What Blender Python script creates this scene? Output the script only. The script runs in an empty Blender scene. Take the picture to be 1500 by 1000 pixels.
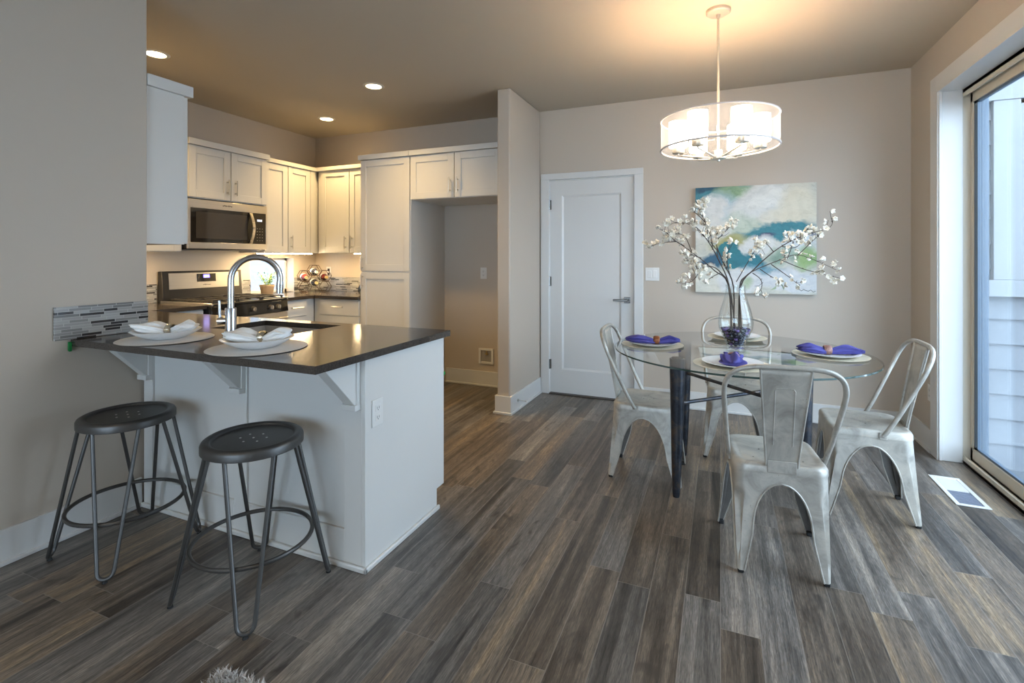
import bpy, bmesh, math, random
from mathutils import Vector, Matrix
random.seed(7)
PI = math.pi
SC = bpy.context.scene
COL = SC.collection

# ------------------------------------------------------------------ camera
cam_d = bpy.data.cameras.new('camera')
cam = bpy.data.objects.new('camera', cam_d)
COL.objects.link(cam)
cam.location = (0, 0, 1.30)
cam.rotation_euler = (PI / 2, 0, math.atan2(305.5, 730))
cam_d.sensor_fit = 'HORIZONTAL'
cam_d.sensor_width = 36
cam_d.lens = 730 / 1500 * 36
cam_d.shift_y = -(500 - 376.5) / 1500
cam_d.clip_start = 0.05
SC.camera = cam

# ------------------------------------------------------------------ world
wd = bpy.data.worlds.new('overcast_sky')
SC.world = wd
wd.use_nodes = True
wn = wd.node_tree.nodes
bg = wn['Background']
bg.inputs[0].default_value = (0.655, 0.815, 1.0, 1)
bg.inputs[1].default_value = 8.3

# ------------------------------------------------------------------ exposure
vs = SC.view_settings
SC.display_settings.display_device = 'sRGB'
vs.view_transform = 'Standard'
vs.look = 'None'
vs.exposure = 0.37
vs.gamma = 1.0
vs.use_curve_mapping = False
SC.cycles.use_denoising = True
SC.cycles.max_bounces = 10
SC.cycles.diffuse_bounces = 6
SC.cycles.transparent_max_bounces = 24
SC.cycles.sample_clamp_indirect = 6.0
SC.cycles.caustics_reflective = False
SC.cycles.caustics_refractive = False
WARM = (1.0, 0.67, 0.28)
CHANDELIER_GLOW = 15.0
DOWNLIGHT_W = 18.5
STRIP_GLOW = 70.0
FILL_W = 34.0


def portal(name, loc, rot, sx, sy):
    l = bpy.data.lights.new(name, 'AREA')
    l.shape = 'RECTANGLE'
    l.size, l.size_y = sx, sy
    l.cycles.is_portal = True
    o = bpy.data.objects.new(name, l)
    COL.objects.link(o)
    o.location, o.rotation_euler = loc, rot
    return o


portal('daylight_portal', (1.60, 2.80, 1.2), (0, PI / 2, 0), 2.4, 2.5)
portal('daylight_portal', (-0.75, -4.2, 1.45), (PI / 2, 0, PI), 3.2, 2.0)

# ------------------------------------------------------------------ node helper
class NG:
    def __init__(s, name):
        s.mat = bpy.data.materials.new(name)
        s.mat.use_nodes = True
        s.nt = s.mat.node_tree
        s.n = s.nt.nodes
        s.bsdf = s.n['Principled BSDF']
        s.out = s.n['Material Output']

    def add(s, t, **kw):
        x = s.n.new(t)
        for k, v in kw.items():
            setattr(x, k, v)
        return x

    def link(s, a, b):
        s.nt.links.new(a, b)

    def val(s, inp, v):
        if isinstance(v, bpy.types.NodeSocket):
            s.link(v, inp)
        elif isinstance(v, (tuple, list)) and len(v) == 3 and inp.type == 'RGBA':
            inp.default_value = (*v, 1)
        else:
            inp.default_value = v

    def m(s, op, a, b=0.0, c=0.0):
        x = s.add('ShaderNodeMath', operation=op)
        s.val(x.inputs[0], a)
        s.val(x.inputs[1], b)
        s.val(x.inputs[2], c)
        return x.outputs[0]

    def mix(s, f, a, b, mode='MIX'):
        x = s.add('ShaderNodeMix', data_type='RGBA', blend_type=mode)
        s.val(x.inputs[0], f)
        s.val(x.inputs[6], a)
        s.val(x.inputs[7], b)
        return x.outputs[2]

    def ramp(s, f, stops, interp='LINEAR'):
        x = s.add('ShaderNodeValToRGB')
        x.color_ramp.interpolation = interp
        e = x.color_ramp.elements
        while len(e) < len(stops):
            e.new(0.5)
        for i, (p, c) in enumerate(stops):
            e[i].position = p
            e[i].color = (*c, 1) if len(c) == 3 else c
        s.link(f, x.inputs[0])
        return x.outputs[0]

    def pos(s):
        g = s.add('ShaderNodeNewGeometry')
        x = s.add('ShaderNodeSeparateXYZ')
        s.link(g.outputs['Position'], x.inputs[0])
        return g.outputs['Position'], x.outputs

    def obj(s):
        g = s.add('ShaderNodeTexCoord')
        x = s.add('ShaderNodeSeparateXYZ')
        s.link(g.outputs['Object'], x.inputs[0])
        return g.outputs['Object'], x.outputs

    def xyz(s, a, b, c=0.0):
        x = s.add('ShaderNodeCombineXYZ')
        for i, v in enumerate((a, b, c)):
            s.val(x.inputs[i], v)
        return x.outputs[0]

    def noise(s, vec, scale=5, detail=3, rough=0.5, dist=0.0):
        x = s.add('ShaderNodeTexNoise')
        s.link(vec, x.inputs['Vector'])
        x.inputs['Scale'].default_value = scale
        x.inputs['Detail'].default_value = detail
        x.inputs['Roughness'].default_value = rough
        x.inputs['Distortion'].default_value = dist
        return x.outputs['Fac']

    def white(s, vec):
        x = s.add('ShaderNodeTexWhiteNoise', noise_dimensions='3D')
        s.link(vec, x.inputs['Vector'])
        return x.outputs['Value']

    def bump(s, h, strength=0.2, dist=0.01):
        x = s.add('ShaderNodeBump')
        x.inputs['Strength'].default_value = strength
        x.inputs['Distance'].default_value = dist
        s.link(h, x.inputs['Height'])
        s.link(x.outputs[0], s.bsdf.inputs['Normal'])

    def set(s, **kw):
        for k, v in kw.items():
            s.val(s.bsdf.inputs[{'color': 'Base Color', 'rough': 'Roughness', 'metal': 'Metallic', 'spec': 'Specular IOR Level', 'coat': 'Coat Weight', 'emis': 'Emission Color', 'estr': 'Emission Strength', 'trans': 'Transmission Weight', 'sheen': 'Sheen Weight', 'sub': 'Subsurface Weight'}[k]], v)


def simple(name, col, rough=0.5, metal=0.0, var=0.0, scale=8, bump=0.0, bscale=60, spec=0.5, world=False, coat=0):
    g = NG(name)
    vec = (g.pos() if world else g.obj())[0]
    c = col
    if var:
        f = g.noise(vec, scale, 4)
        c = g.mix(f, tuple(x * (1 - var) for x in col), tuple(min(1, x * (1 + var)) for x in col))
    g.set(color=c, rough=rough, metal=metal, spec=spec, coat=coat)
    if bump:
        g.bump(g.noise(vec, bscale, 3), bump, 0.004)
    return g.mat


def emit(name, col, s):
    g = NG(name)
    g.set(color=col, emis=col, estr=s, rough=0.6)
    return g.mat


def clear(name, tint=(1, 1, 1), gloss=1.0, ior=1.5, rough=0.0):
    """thin clear glass: what lies behind shows through, the surface mirrors by Fresnel"""
    g = NG(name)
    g.n.remove(g.bsdf)
    t = g.add('ShaderNodeBsdfTransparent')
    t.inputs[0].default_value = (*tint, 1)
    gl = g.add('ShaderNodeBsdfGlossy')
    gl.inputs['Roughness'].default_value = rough
    fr = g.add('ShaderNodeFresnel')
    ge = g.add('ShaderNodeNewGeometry')
    g.link(g.m('ADD', ior, g.m('MULTIPLY', ge.outputs['Backfacing'], 1 / ior - ior)), fr.inputs[0])
    f = g.m('MULTIPLY', fr.outputs[0], gloss)
    mx = g.add('ShaderNodeMixShader')
    g.link(f, mx.inputs[0])
    g.link(t.outputs[0], mx.inputs[1])
    g.link(gl.outputs[0], mx.inputs[2])
    g.link(mx.outputs[0], g.out.inputs[0])
    return g.mat


# ------------------------------------------------------------------ materials
def wood_floor():
    g = NG('floor_planks')
    P, (x, y, z) = g.pos()
    W, L = 0.127, 1.22
    xi = g.m('DIVIDE', x, W)
    row = g.m('FLOOR', xi)
    off = g.m('MULTIPLY', g.white(g.xyz(row, 3.3, 1.7)), L)
    yi = g.m('DIVIDE', g.m('ADD', y, off), L)
    colm = g.m('FLOOR', yi)
    rid = g.white(g.xyz(row, colm, 0.5))
    rid2 = g.white(g.xyz(row, colm, 9.5))
    fx = g.m('FRACT', xi)
    fy = g.m('FRACT', yi)
    sh = g.m('MULTIPLY', rid, 37.0)
    # broad tonal streaks along each board
    v1 = g.xyz(g.m('ADD', g.m('MULTIPLY', x, 21.0), sh), g.m('ADD', g.m('MULTIPLY', y, 0.8), sh), sh)
    s1 = g.noise(v1, 1.0, 4, 0.6, 0.7)
    v2 = g.xyz(g.m('ADD', g.m('MULTIPLY', x, 110.0), sh), g.m('MULTIPLY', y, 3.5), sh)
    s2 = g.noise(v2, 1.0, 4, 0.6, 1.2)
    v3 = g.xyz(g.m('MULTIPLY', x, 9.0), g.m('ADD', g.m('MULTIPLY', y, 2.6), sh), sh)
    s3 = g.noise(v3, 1.3, 2, 0.5, 1.5)
    f = g.m('ADD', g.m('ADD', g.m('MULTIPLY', s1, 0.98), -0.10), g.m('MULTIPLY', rid, 0.24))
    f = g.m('ADD', f, g.m('MULTIPLY', g.m('SUBTRACT', s3, 0.5), 0.22))
    c = g.ramp(f, [(0.20, (0.024, 0.019, 0.016)), (0.36, (0.070, 0.055, 0.043)), (0.50, (0.130, 0.104, 0.082)), (0.61, (0.180, 0.145, 0.112)), (0.71, (0.265, 0.197, 0.128)), (0.88, (0.37, 0.295, 0.205))])
    grey = g.m('GREATER_THAN', rid2, 0.58)
    hsv = g.add('ShaderNodeHueSaturation')
    hsv.inputs['Saturation'].default_value = 0.40
    g.link(c, hsv.inputs['Color'])
    c = g.mix(g.m('MULTIPLY', grey, 0.85), c, hsv.outputs[0])
    c = g.mix(0.50, c, g.ramp(s2, [(0.26, (0.26, 0.25, 0.24)), (0.5, (0.86, 0.84, 0.82)), (0.72, (1.45, 1.43, 1.4))]), 'MULTIPLY')
    v4 = g.xyz(g.m('MULTIPLY', x, 300.0), g.m('ADD', g.m('MULTIPLY', y, 22.0), sh), sh)
    s4 = g.noise(v4, 1.0, 3, 0.7, 0.6)
    c = g.mix(0.55, c, g.ramp(s4, [(0.32, (0.22, 0.21, 0.20)), (0.5, (0.92, 0.91, 0.90)), (0.68, (1.75, 1.73, 1.70))]), 'MULTIPLY')
    v5 = g.xyz(g.m('ADD', g.m('MULTIPLY', x, 7.0), sh), g.m('MULTIPLY', y, 3.2), sh)
    kn = g.noise(v5, 1.0, 2, 0.5, 2.2)
    c = g.mix(g.ramp(kn, [(0.24, (0.75, 0.75, 0.75)), (0.36, (0, 0, 0))]), c, (0.035, 0.027, 0.022))
    # light bevelled seams
    ex = g.m('MINIMUM', fx, g.m('SUBTRACT', 1.0, fx))
    ey = g.m('MINIMUM', fy, g.m('SUBTRACT', 1.0, fy))
    sx = g.m('LESS_THAN', ex, 0.011)
    sy = g.m('LESS_THAN', ey, 0.0011)
    se = g.m('MAXIMUM', sx, sy)
    c = g.mix(g.m('MULTIPLY', se, 0.5), c, (0.26, 0.235, 0.205))
    r = g.m('ADD', 0.27, g.m('MULTIPLY', s2, 0.20))
    g.set(color=c, rough=r, spec=0.55)
    h = g.m('SUBTRACT', g.m('MULTIPLY', s2, 0.3), se)
    g.bump(h, 0.16, 0.003)
    return g.mat


def mosaic(name, axis, cols):
    """linear glass-and-stone strips; axis = the horizontal world axis of the wall"""
    g = NG(name)
    P, o = g.pos()
    u, z = o[axis], o[2]
    W = 0.0136
    zi = g.m('DIVIDE', z, W)
    row = g.m('FLOOR', zi)
    rr = g.white(g.xyz(row, 1.3, 0.2))
    L = g.m('ADD', 0.060, g.m('MULTIPLY', g.white(g.xyz(row, 7.7, 5.2)), 0.05))
    ui = g.m('ADD', g.m('DIVIDE', u, L), g.m('MULTIPLY', rr, 5.0))
    k = g.m('FLOOR', ui)
    rid = g.white(g.xyz(row, k, 0.7))
    c = g.ramp(rid, cols, 'CONSTANT')
    fu, fz = g.m('FRACT', ui), g.m('FRACT', zi)
    eu = g.m('MINIMUM', fu, g.m('SUBTRACT', 1.0, fu))
    ez = g.m('MINIMUM', fz, g.m('SUBTRACT', 1.0, fz))
    se = g.m('MAXIMUM', g.m('LESS_THAN', eu, 0.016), g.m('LESS_THAN', ez, 0.075))
    c = g.mix(se, c, (0.45, 0.44, 0.42))
    g.set(color=c, rough=g.m('ADD', 0.15, g.m('MULTIPLY', se, 0.6)))
    g.bump(g.m('SUBTRACT', 1.0, se), 0.35, 0.002)
    return g.mat


def quartz():
    g = NG('dark_quartz')
    P, _ = g.pos()
    n = g.noise(P, 260, 2, 0.6)
    c = g.ramp(n, [(0.35, (0.026, 0.021, 0.018)), (0.62, (0.058, 0.048, 0.041)), (0.80, (0.12, 0.10, 0.088))])
    g.set(color=c, rough=0.13, spec=0.6)
    return g.mat


def galvanised():
    g = NG('distressed_metal')
    P, _ = g.obj()
    n = g.noise(P, 9, 5, 0.65, 0.8)
    n2 = g.noise(P, 55, 4, 0.7, 0.4)
    c = g.ramp(n, [(0.28, (0.27, 0.25, 0.22)), (0.50, (0.43, 0.405, 0.36)), (0.72, (0.57, 0.53, 0.46))])
    w = g.m('GREATER_THAN', g.m('MULTIPLY', n2, g.m('ADD', n, 0.28)), 0.60)
    c = g.mix(g.m('MULTIPLY', w, 0.75), c, (0.16, 0.13, 0.11))
    g.set(color=c, metal=0.30, rough=g.m('ADD', 0.32, g.m('MULTIPLY', n, 0.2)))
    g.bump(n2, 0.06, 0.003)
    return g.mat


def patina():
    g = NG('patinated_steel')
    P, _ = g.obj()
    n = g.noise(P, 14, 5, 0.65, 0.6)
    c = g.ramp(n, [(0.30, (0.018, 0.020, 0.026)), (0.52, (0.045, 0.050, 0.062)), (0.66, (0.10, 0.075, 0.06)), (0.80, (0.16, 0.155, 0.16))])
    g.set(color=c, metal=0.75, rough=0.38)
    return g.mat


def brushed(name, col, rough=0.3, axis=2):
    g = NG(name)
    P, o = g.obj()
    k = [2.0, 2.0, 2.0]
    k[axis] = 400.0
    n = g.noise(g.xyz(*[g.m('MULTIPLY', o[i], k[i]) for i in range(3)]), 1.0, 2)
    c = g.mix(n, tuple(x * 0.86 for x in col), tuple(min(1, x * 1.12) for x in col))
    g.set(color=c, metal=1.0, rough=g.m('ADD', rough - 0.05, g.m('MULTIPLY', n, 0.12)))
    return g.mat


def sheer():
    g = NG('sheer_organza')
    g.n.remove(g.bsdf)
    P, o = g.obj()
    t = g.add('ShaderNodeBsdfTransparent')
    d = g.add('ShaderNodeBsdfDiffuse')
    d.inputs[0].default_value = (0.60, 0.56, 0.545, 1)
    tr = g.add('ShaderNodeBsdfTranslucent')
    tr.inputs[0].default_value = (0.60, 0.56, 0.545, 1)
    a = g.add('ShaderNodeMixShader')
    a.inputs[0].default_value = 0.5
    g.link(d.outputs[0], a.inputs[1])
    g.link(tr.outputs[0], a.inputs[2])
    w = g.add('ShaderNodeTexWave', bands_direction='Z')
    w.inputs['Scale'].default_value = 110
    g.link(P, w.inputs['Vector'])
    f = g.m('ADD', 0.23, g.m('MULTIPLY', w.outputs['Fac'], 0.08))
    mx = g.add('ShaderNodeMixShader')
    g.link(f, mx.inputs[0])
    g.link(t.outputs[0], mx.inputs[1])
    g.link(a.outputs[0], mx.inputs[2])
    g.link(mx.outputs[0], g.out.inputs[0])
    return g.mat


def painting_mat():
    """abstract pale blossoms over teal water"""
    g = NG('abstract_floral_paint')
    P, o = g.obj()
    n1 = g.noise(P, 5, 4, 0.6, 0.5)
    n2 = g.noise(g.xyz(g.m('ADD', o[0], 7.0), o[1], o[2]), 5, 4, 0.6, 0.5)
    u = g.m('ADD', g.m('DIVIDE', o[0], 0.887), 0.5)          # 0..1 across
    v = g.m('DIVIDE', o[2], 0.88)                             # 0..1 up
    ud = g.m('ADD', u, g.m('MULTIPLY', g.m('SUBTRACT', n1, 0.5), 0.22))
    vd = g.m('ADD', v, g.m('MULTIPLY', g.m('SUBTRACT', n2, 0.5), 0.22))
    fine = g.noise(g.xyz(g.m('MULTIPLY', ud, 7.0), g.m('MULTIPLY', vd, 16.0), 1.0), 1.6, 5, 0.7, 1.0)
    c = g.mix(fine, (0.56, 0.58, 0.52), (0.84, 0.82, 0.74))

    def blob(c, cx, cy, rx, ry, col, col2, rot=0.0, soft=0.35, k=1.0):
        a, b = g.m('SUBTRACT', ud, cx), g.m('SUBTRACT', vd, cy)
        cr, sr = math.cos(rot), math.sin(rot)
        p = g.m('ADD', g.m('MULTIPLY', a, cr), g.m('MULTIPLY', b, sr))
        q = g.m('SUBTRACT', g.m('MULTIPLY', b, cr), g.m('MULTIPLY', a, sr))
        p, q = g.m('DIVIDE', p, rx), g.m('DIVIDE', q, ry)
        d = g.m('ADD', g.m('MULTIPLY', p, p), g.m('MULTIPLY', q, q))
        mr = g.add('ShaderNodeMapRange')
        g.link(d, mr.inputs[0])
        mr.inputs[1].default_value = 1 + soft
        mr.inputs[2].default_value = 1 - soft
        mr.inputs[3].default_value = 0
        mr.inputs[4].default_value = k
        return g.mix(mr.outputs[0], c, g.mix(fine, col, col2))
    teal, deep, navy = (0.03, 0.19, 0.26), (0.07, 0.33, 0.38), (0.02, 0.035, 0.09)
    green, lime = (0.20, 0.36, 0.18), (0.48, 0.60, 0.30)
    wht, crm, blu = (0.90, 0.89, 0.86), (0.80, 0.73, 0.56), (0.36, 0.56, 0.70)
    c = blob(c, 0.10, 0.96, 0.34, 0.17, teal, (0.10, 0.36, 0.42), 0.15, 0.5)
    c = blob(c, 0.12, 0.99, 0.16, 0.045, navy, teal, 0.0, 0.6)
    c = blob(c, 0.33, 0.95, 0.14, 0.07, green, lime, 0.3, 0.7, 0.8)
    c = blob(c, 0.27, 0.80, 0.13, 0.12, blu, (0.65, 0.76, 0.82), -0.3, 0.8, 0.9)
    c = blob(c, 0.14, 0.78, 0.15, 0.12, (0.72, 0.74, 0.74), wht, 0.4, 0.3)
    c = blob(c, 0.10, 0.62, 0.22, 0.13, (0.74, 0.74, 0.70), wht, -0.3, 0.3)
    c = blob(c, 0.56, 0.80, 0.27, 0.21, (0.68, 0.71, 0.70), wht, 0.3, 0.3)
    c = blob(c, 0.62, 0.86, 0.16, 0.08, (0.80, 0.80, 0.76), (0.95, 0.94, 0.90), 0.5, 0.5)
    c = blob(c, 0.86, 0.76, 0.16, 0.22, crm, (0.86, 0.82, 0.70), 0.1, 0.6)
    c = blob(c, 0.66, 0.68, 0.16, 0.07, crm, (0.88, 0.84, 0.72), 0.4, 0.8, 0.8)
    c = blob(c, 0.42, 0.62, 0.16, 0.10, (0.45, 0.58, 0.44), (0.74, 0.79, 0.70), -0.4, 0.8, 0.9)
    c = blob(c, 0.70, 0.565, 0.31, 0.075, teal, deep, 0.10, 0.35)
    c = blob(c, 0.60, 0.53, 0.10, 0.03, navy, (0.10, 0.07, 0.20), 0.2, 0.6, 0.9)
    c = blob(c, 0.93, 0.54, 0.09, 0.03, navy, (0.05, 0.06, 0.16), 0.3, 0.6)
    c = blob(c, 0.30, 0.47, 0.17, 0.06, (0.36, 0.34, 0.08), (0.55, 0.52, 0.22), 0.2, 0.7, 0.9)
    c = blob(c, 0.55, 0.44, 0.15, 0.09, (0.74, 0.77, 0.78), wht, 0.2, 0.4)
    c = blob(c, 0.86, 0.45, 0.15, 0.10, (0.62, 0.70, 0.78), (0.88, 0.90, 0.90), 0.5, 0.5)
    c = blob(c, 0.92, 0.33, 0.11, 0.09, (0.22, 0.44, 0.14), lime, 0.2, 0.6)
    c = blob(c, 0.72, 0.34, 0.10, 0.07, (0.12, 0.25, 0.20), (0.35, 0.50, 0.38), 0.5, 0.8, 0.9)
    c = blob(c, 0.30, 0.36, 0.12, 0.12, teal, (0.04, 0.30, 0.33), 0.0, 0.16)
    c = blob(c, 0.48, 0.28, 0.13, 0.09, teal, (0.04, 0.26, 0.32), -0.3, 0.3)
    c = blob(c, 0.14, 0.27, 0.13, 0.08, (0.06, 0.09, 0.20), teal, 0.5, 0.5)
    c = blob(c, 0.62, 0.20, 0.22, 0.05, (0.10, 0.30, 0.40), blu, -0.2, 0.6, 0.9)
    c = blob(c, 0.16, 0.19, 0.035, 0.06, (0.03, 0.015, 0.06), navy, 0.3, 0.4)
    c = blob(c, 0.10, 0.10, 0.19, 0.13, (0.76, 0.74, 0.62), (0.88, 0.87, 0.80), 0.1, 0.3)
    c = blob(c, 0.40, 0.12, 0.22, 0.12, (0.70, 0.74, 0.80), wht, 0.1, 0.3)
    c = blob(c, 0.82, 0.12, 0.26, 0.11, (0.68, 0.73, 0.82), wht, 0.0, 0.3)
    c = blob(c, 0.44, 0.10, 0.05, 0.05, (0.30, 0.50, 0.22), lime, 0.2, 0.9, 0.7)
    c = blob(c, 0.67, 0.05, 0.055, 0.010, green, lime, 0.6, 0.5, 0.8)
    c = blob(c, 0.745, 0.05, 0.010, 0.04, (0.10, 0.18, 0.10), green, 0.0, 0.5, 0.9)
    w = g.add('ShaderNodeTexWave', wave_type='RINGS', rings_direction='Y')
    w.inputs['Scale'].default_value = 3.0
    w.inputs['Distortion'].default_value = 7.0
    w.inputs['Detail'].default_value = 3.0
    g.link(g.xyz(g.m('SUBTRACT', o[0], 0.05), 0.0, g.m('SUBTRACT', o[2], 0.60)), w.inputs['Vector'])
    c = g.mix(0.30, c, g.ramp(fine, [(0.30, (0.62, 0.63, 0.60)), (0.50, (1, 1, 1)), (0.72, (1.12, 1.12, 1.10))]), 'MULTIPLY')
    c = g.mix(0.09, c, g.ramp(w.outputs['Fac'], [(0.2, (0.55, 0.56, 0.52)), (0.6, (1, 1, 0.98))]), 'MULTIPLY')
    g.set(color=g.mix(1.0, c, (0.76, 0.76, 0.75), "MULTIPLY"), rough=0.6)
    g.bump(fine, 0.1, 0.004)
    return g.mat


def woven():
    g = NG('woven_placemat')
    P, o = g.obj()
    r = g.m('SQRT', g.m('ADD', g.m('MULTIPLY', o[0], o[0]), g.m('MULTIPLY', o[1], o[1])))
    a = g.m('ARCTAN2', o[1], o[0])
    s = g.m('SINE', g.m('MULTIPLY', r, 900.0))
    t = g.m('SINE', g.m('ADD', g.m('MULTIPLY', a, 190.0), g.m('MULTIPLY', g.m('FLOOR', g.m('MULTIPLY', r, 143.0)), PI)))
    h = g.m('MULTIPLY', s, t)
    c = g.mix(g.m('ADD', 0.5, g.m('MULTIPLY', h, 0.5)), (0.50, 0.46, 0.43), (0.80, 0.78, 0.75))
    g.set(color=c, rough=0.75)
    g.bump(h, 0.4, 0.002)
    return g.mat


M = {}
M['wall'] = simple('greige_wall_paint', (0.495, 0.432, 0.362), 0.62, var=0.015, scale=1.2, bump=0.10, bscale=38, world=True)
M['ceil'] = simple('ceiling_paint', (0.465, 0.412, 0.338), 0.75, bump=0.10, bscale=45, world=True)
M['trim'] = simple('white_trim_paint', (0.62, 0.615, 0.60), 0.38, var=0.01)
M['cab'] = simple('white_cabinet_lacquer', (0.62, 0.61, 0.585), 0.36, var=0.01)
M['floor'] = wood_floor()
tile_cols = [(0.0, (0.33, 0.325, 0.315)), (0.20, (0.24, 0.236, 0.23)), (0.42, (0.38, 0.375, 0.365)), (0.58, (0.18, 0.176, 0.172)), (0.68, (0.29, 0.286, 0.28)), (0.77, (0.035, 0.033, 0.033))]
M['tile_y'] = mosaic('mosaic_tile_along_depth', 1, tile_cols)
M['tile_x'] = mosaic('mosaic_tile_along_width', 0, tile_cols)
M['quartz'] = quartz()
M['steel'] = brushed('brushed_stainless', (0.62, 0.59, 0.55), 0.30, 2)
M['nickel'] = brushed('satin_nickel', (0.66, 0.63, 0.58), 0.28, 0)
M['champagne'] = simple('champagne_nickel', (0.62, 0.56, 0.47), 0.32, metal=0.55, var=0.05, scale=60)
M['darknickel'] = brushed('dark_satin_nickel', (0.17, 0.16, 0.15), 0.25, 0)
M['faucet'] = brushed('brushed_faucet_steel', (0.56, 0.57, 0.60), 0.22, 0)
M['sinksteel'] = simple('sink_steel', (0.50, 0.47, 0.43), 0.30, metal=0.5, var=0.05)
M['blackglass'] = simple('black_glass', (0.012, 0.011, 0.010), 0.06, spec=0.6)
M['black'] = simple('black_enamel', (0.015, 0.014, 0.014), 0.30)
M['iron'] = simple('cast_iron', (0.03, 0.028, 0.027), 0.55, var=0.2, scale=60, bump=0.1)
M['rubber'] = simple('black_rubber', (0.012, 0.012, 0.012), 0.8, var=0.1)
M['pale_dot'] = simple('pale_dot_metal', (0.55, 0.54, 0.52), 0.35, metal=0.5, var=0.05)
M['gun'] = simple('gunmetal', (0.080, 0.077, 0.074), 0.40, metal=0.65, var=0.15, scale=12)
M['chair'] = galvanised()
M['patina'] = patina()
M['leg_shade'] = simple('painted_leg_shade', (0.15, 0.14, 0.13), 0.5, metal=0.4, var=0.3, scale=15)  # shade of the hollow leg insides, put into a darker colour
M['darkbar'] = simple('dark_steel', (0.05, 0.05, 0.055), 0.42, metal=0.7, var=0.2)
M['porcelain'] = simple('white_porcelain', (0.84, 0.84, 0.84), 0.16, spec=0.6, var=0.005)
M['charger'] = simple('champagne_charger', (0.70, 0.64, 0.50), 0.30, metal=0.25, var=0.08, scale=30)
M['linen'] = simple('white_linen', (0.85, 0.85, 0.84), 0.85, var=0.02, bump=0.15, bscale=500)
M['violet'] = simple('violet_blue_cotton', (0.062, 0.055, 0.25), 0.75, var=0.12, scale=25, bump=0.15, bscale=500)
M['copperbead'] = simple('copper_beads', (0.24, 0.085, 0.035), 0.28, metal=0.6, var=0.5, scale=90, bump=0.8, bscale=180)
M['mixbead'] = simple('brown_and_pink_beads', (0.30, 0.16, 0.13), 0.35, metal=0.3, var=0.8, scale=120, bump=0.8, bscale=180)
M['silverring'] = simple('champagne_silver', (0.66, 0.60, 0.48), 0.2, metal=0.9, var=0.15, scale=60, bump=0.3, bscale=150)
M['mat'] = woven()
M['twig'] = simple('dark_twig', (0.055, 0.035, 0.025), 0.7, var=0.4, scale=60, bump=0.3, bscale=120)
M['petal'] = simple('ivory_petal', (0.84, 0.775, 0.66), 0.7, var=0.05, scale=40)
M['pollen'] = simple('pale_yellow_pollen', (0.70, 0.55, 0.22), 0.8, var=0.2)
M['glass'] = clear('clear_vase_glass', (0.975, 0.985, 0.98), 1.0, 1.5)
M['tableglass'] = clear('table_glass', (0.965, 0.985, 0.975), 1.7, 1.5)
M['tableunder'] = clear('table_glass_underside', (0.99, 1.0, 0.995), 0.0, 1.5)
M['tableedge'] = simple('green_glass_edge', (0.035, 0.065, 0.055), 0.08, spec=0.8)
M['pane'] = clear('window_glass', (0.95, 0.975, 0.985), 1.0, 1.5)
M['stone1'] = simple('blue_black_glass_stone', (0.012, 0.016, 0.045), 0.10, spec=0.8, var=0.3)
M['stone2'] = simple('violet_glass_stone', (0.16, 0.10, 0.30), 0.10, spec=0.8, var=0.3)
M['stone3'] = simple('grey_glass_stone', (0.10, 0.10, 0.11), 0.12, spec=0.8, var=0.3)
M['shade'] = emit('lit_white_glass', (1.0, 0.85, 0.66), CHANDELIER_GLOW)
M['sheer'] = sheer()
M['hem'] = simple('pinkish_hem', (0.74, 0.66, 0.62), 0.6, var=0.03)
M['lens'] = emit('lit_downlight_lens', (1.0, 0.74, 0.42), 14.0)
M['strip'] = emit('lit_strip', (1.0, 0.72, 0.38), STRIP_GLOW)
M['display'] = emit('blue_display', (0.22, 0.18, 1.0), 2.5)
M['digits'] = emit('bright_digits', (0.75, 0.72, 1.0), 5.0)
M['plastic'] = simple('white_plastic', (0.68, 0.67, 0.645), 0.35, var=0.01)
M['darkslot'] = simple('dark_slot', (0.02, 0.02, 0.02), 0.6, var=0.1)
M['almond'] = simple('almond_vinyl', (0.62, 0.55, 0.44), 0.4, var=0.02)
M['gasket'] = simple('slate_gasket', (0.10, 0.14, 0.19), 0.5, var=0.05)
M['siding'] = simple('pale_grey_siding', (0.17, 0.185, 0.205), 0.7, var=0.06, scale=6, bump=0.15, bscale=90, world=True)
M['outtrim'] = simple('exterior_white_trim', (0.24, 0.25, 0.26), 0.6, var=0.03, world=True)
M['deck'] = simple('grey_concrete', (0.14, 0.16, 0.18), 0.6, var=0.15, scale=5, bump=0.1, world=True)
M['backdrop'] = simple('backdrop_grey', (0.15, 0.155, 0.17), 0.7, var=0.03, world=True)
M['paint'] = painting_mat()
M['canvas'] = simple('canvas_edge', (0.30, 0.30, 0.27), 0.8, var=0.1)
M['terra'] = simple('tan_pot', (0.50, 0.37, 0.23), 0.75, var=0.15, scale=20, bump=0.2)
M['soil'] = simple('dark_soil', (0.04, 0.03, 0.02), 0.9, var=0.3)
M['leaf'] = simple('fresh_leaf', (0.34, 0.50, 0.10), 0.5, var=0.35, scale=40)
M['wire'] = simple('bronze_wire', (0.10, 0.065, 0.045), 0.35, metal=0.8, var=0.2)
M['redglass'] = simple('red_bottle', (0.16, 0.018, 0.012), 0.12, spec=0.7, var=0.2)
M['darkglass'] = simple('dark_bottle', (0.010, 0.012, 0.020), 0.10, spec=0.7, var=0.2)
M['labelpaper'] = simple('bottle_label', (0.70, 0.69, 0.66), 0.6, var=0.1, scale=40)
M['gold'] = simple('gold_foil', (0.70, 0.52, 0.20), 0.3, metal=0.8, var=0.1)
M['green'] = simple('green_tape', (0.01, 0.22, 0.05), 0.5, var=0.1)
M['pile'] = simple('shag_pile', (0.52, 0.50, 0.48), 0.9, var=0.45, scale=70, world=True)
M['rugbase'] = simple('rug_backing', (0.20, 0.19, 0.18), 0.95, var=0.1)
M['boxin'] = simple('recess_grey', (0.30, 0.28, 0.25), 0.6, var=0.05)
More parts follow.
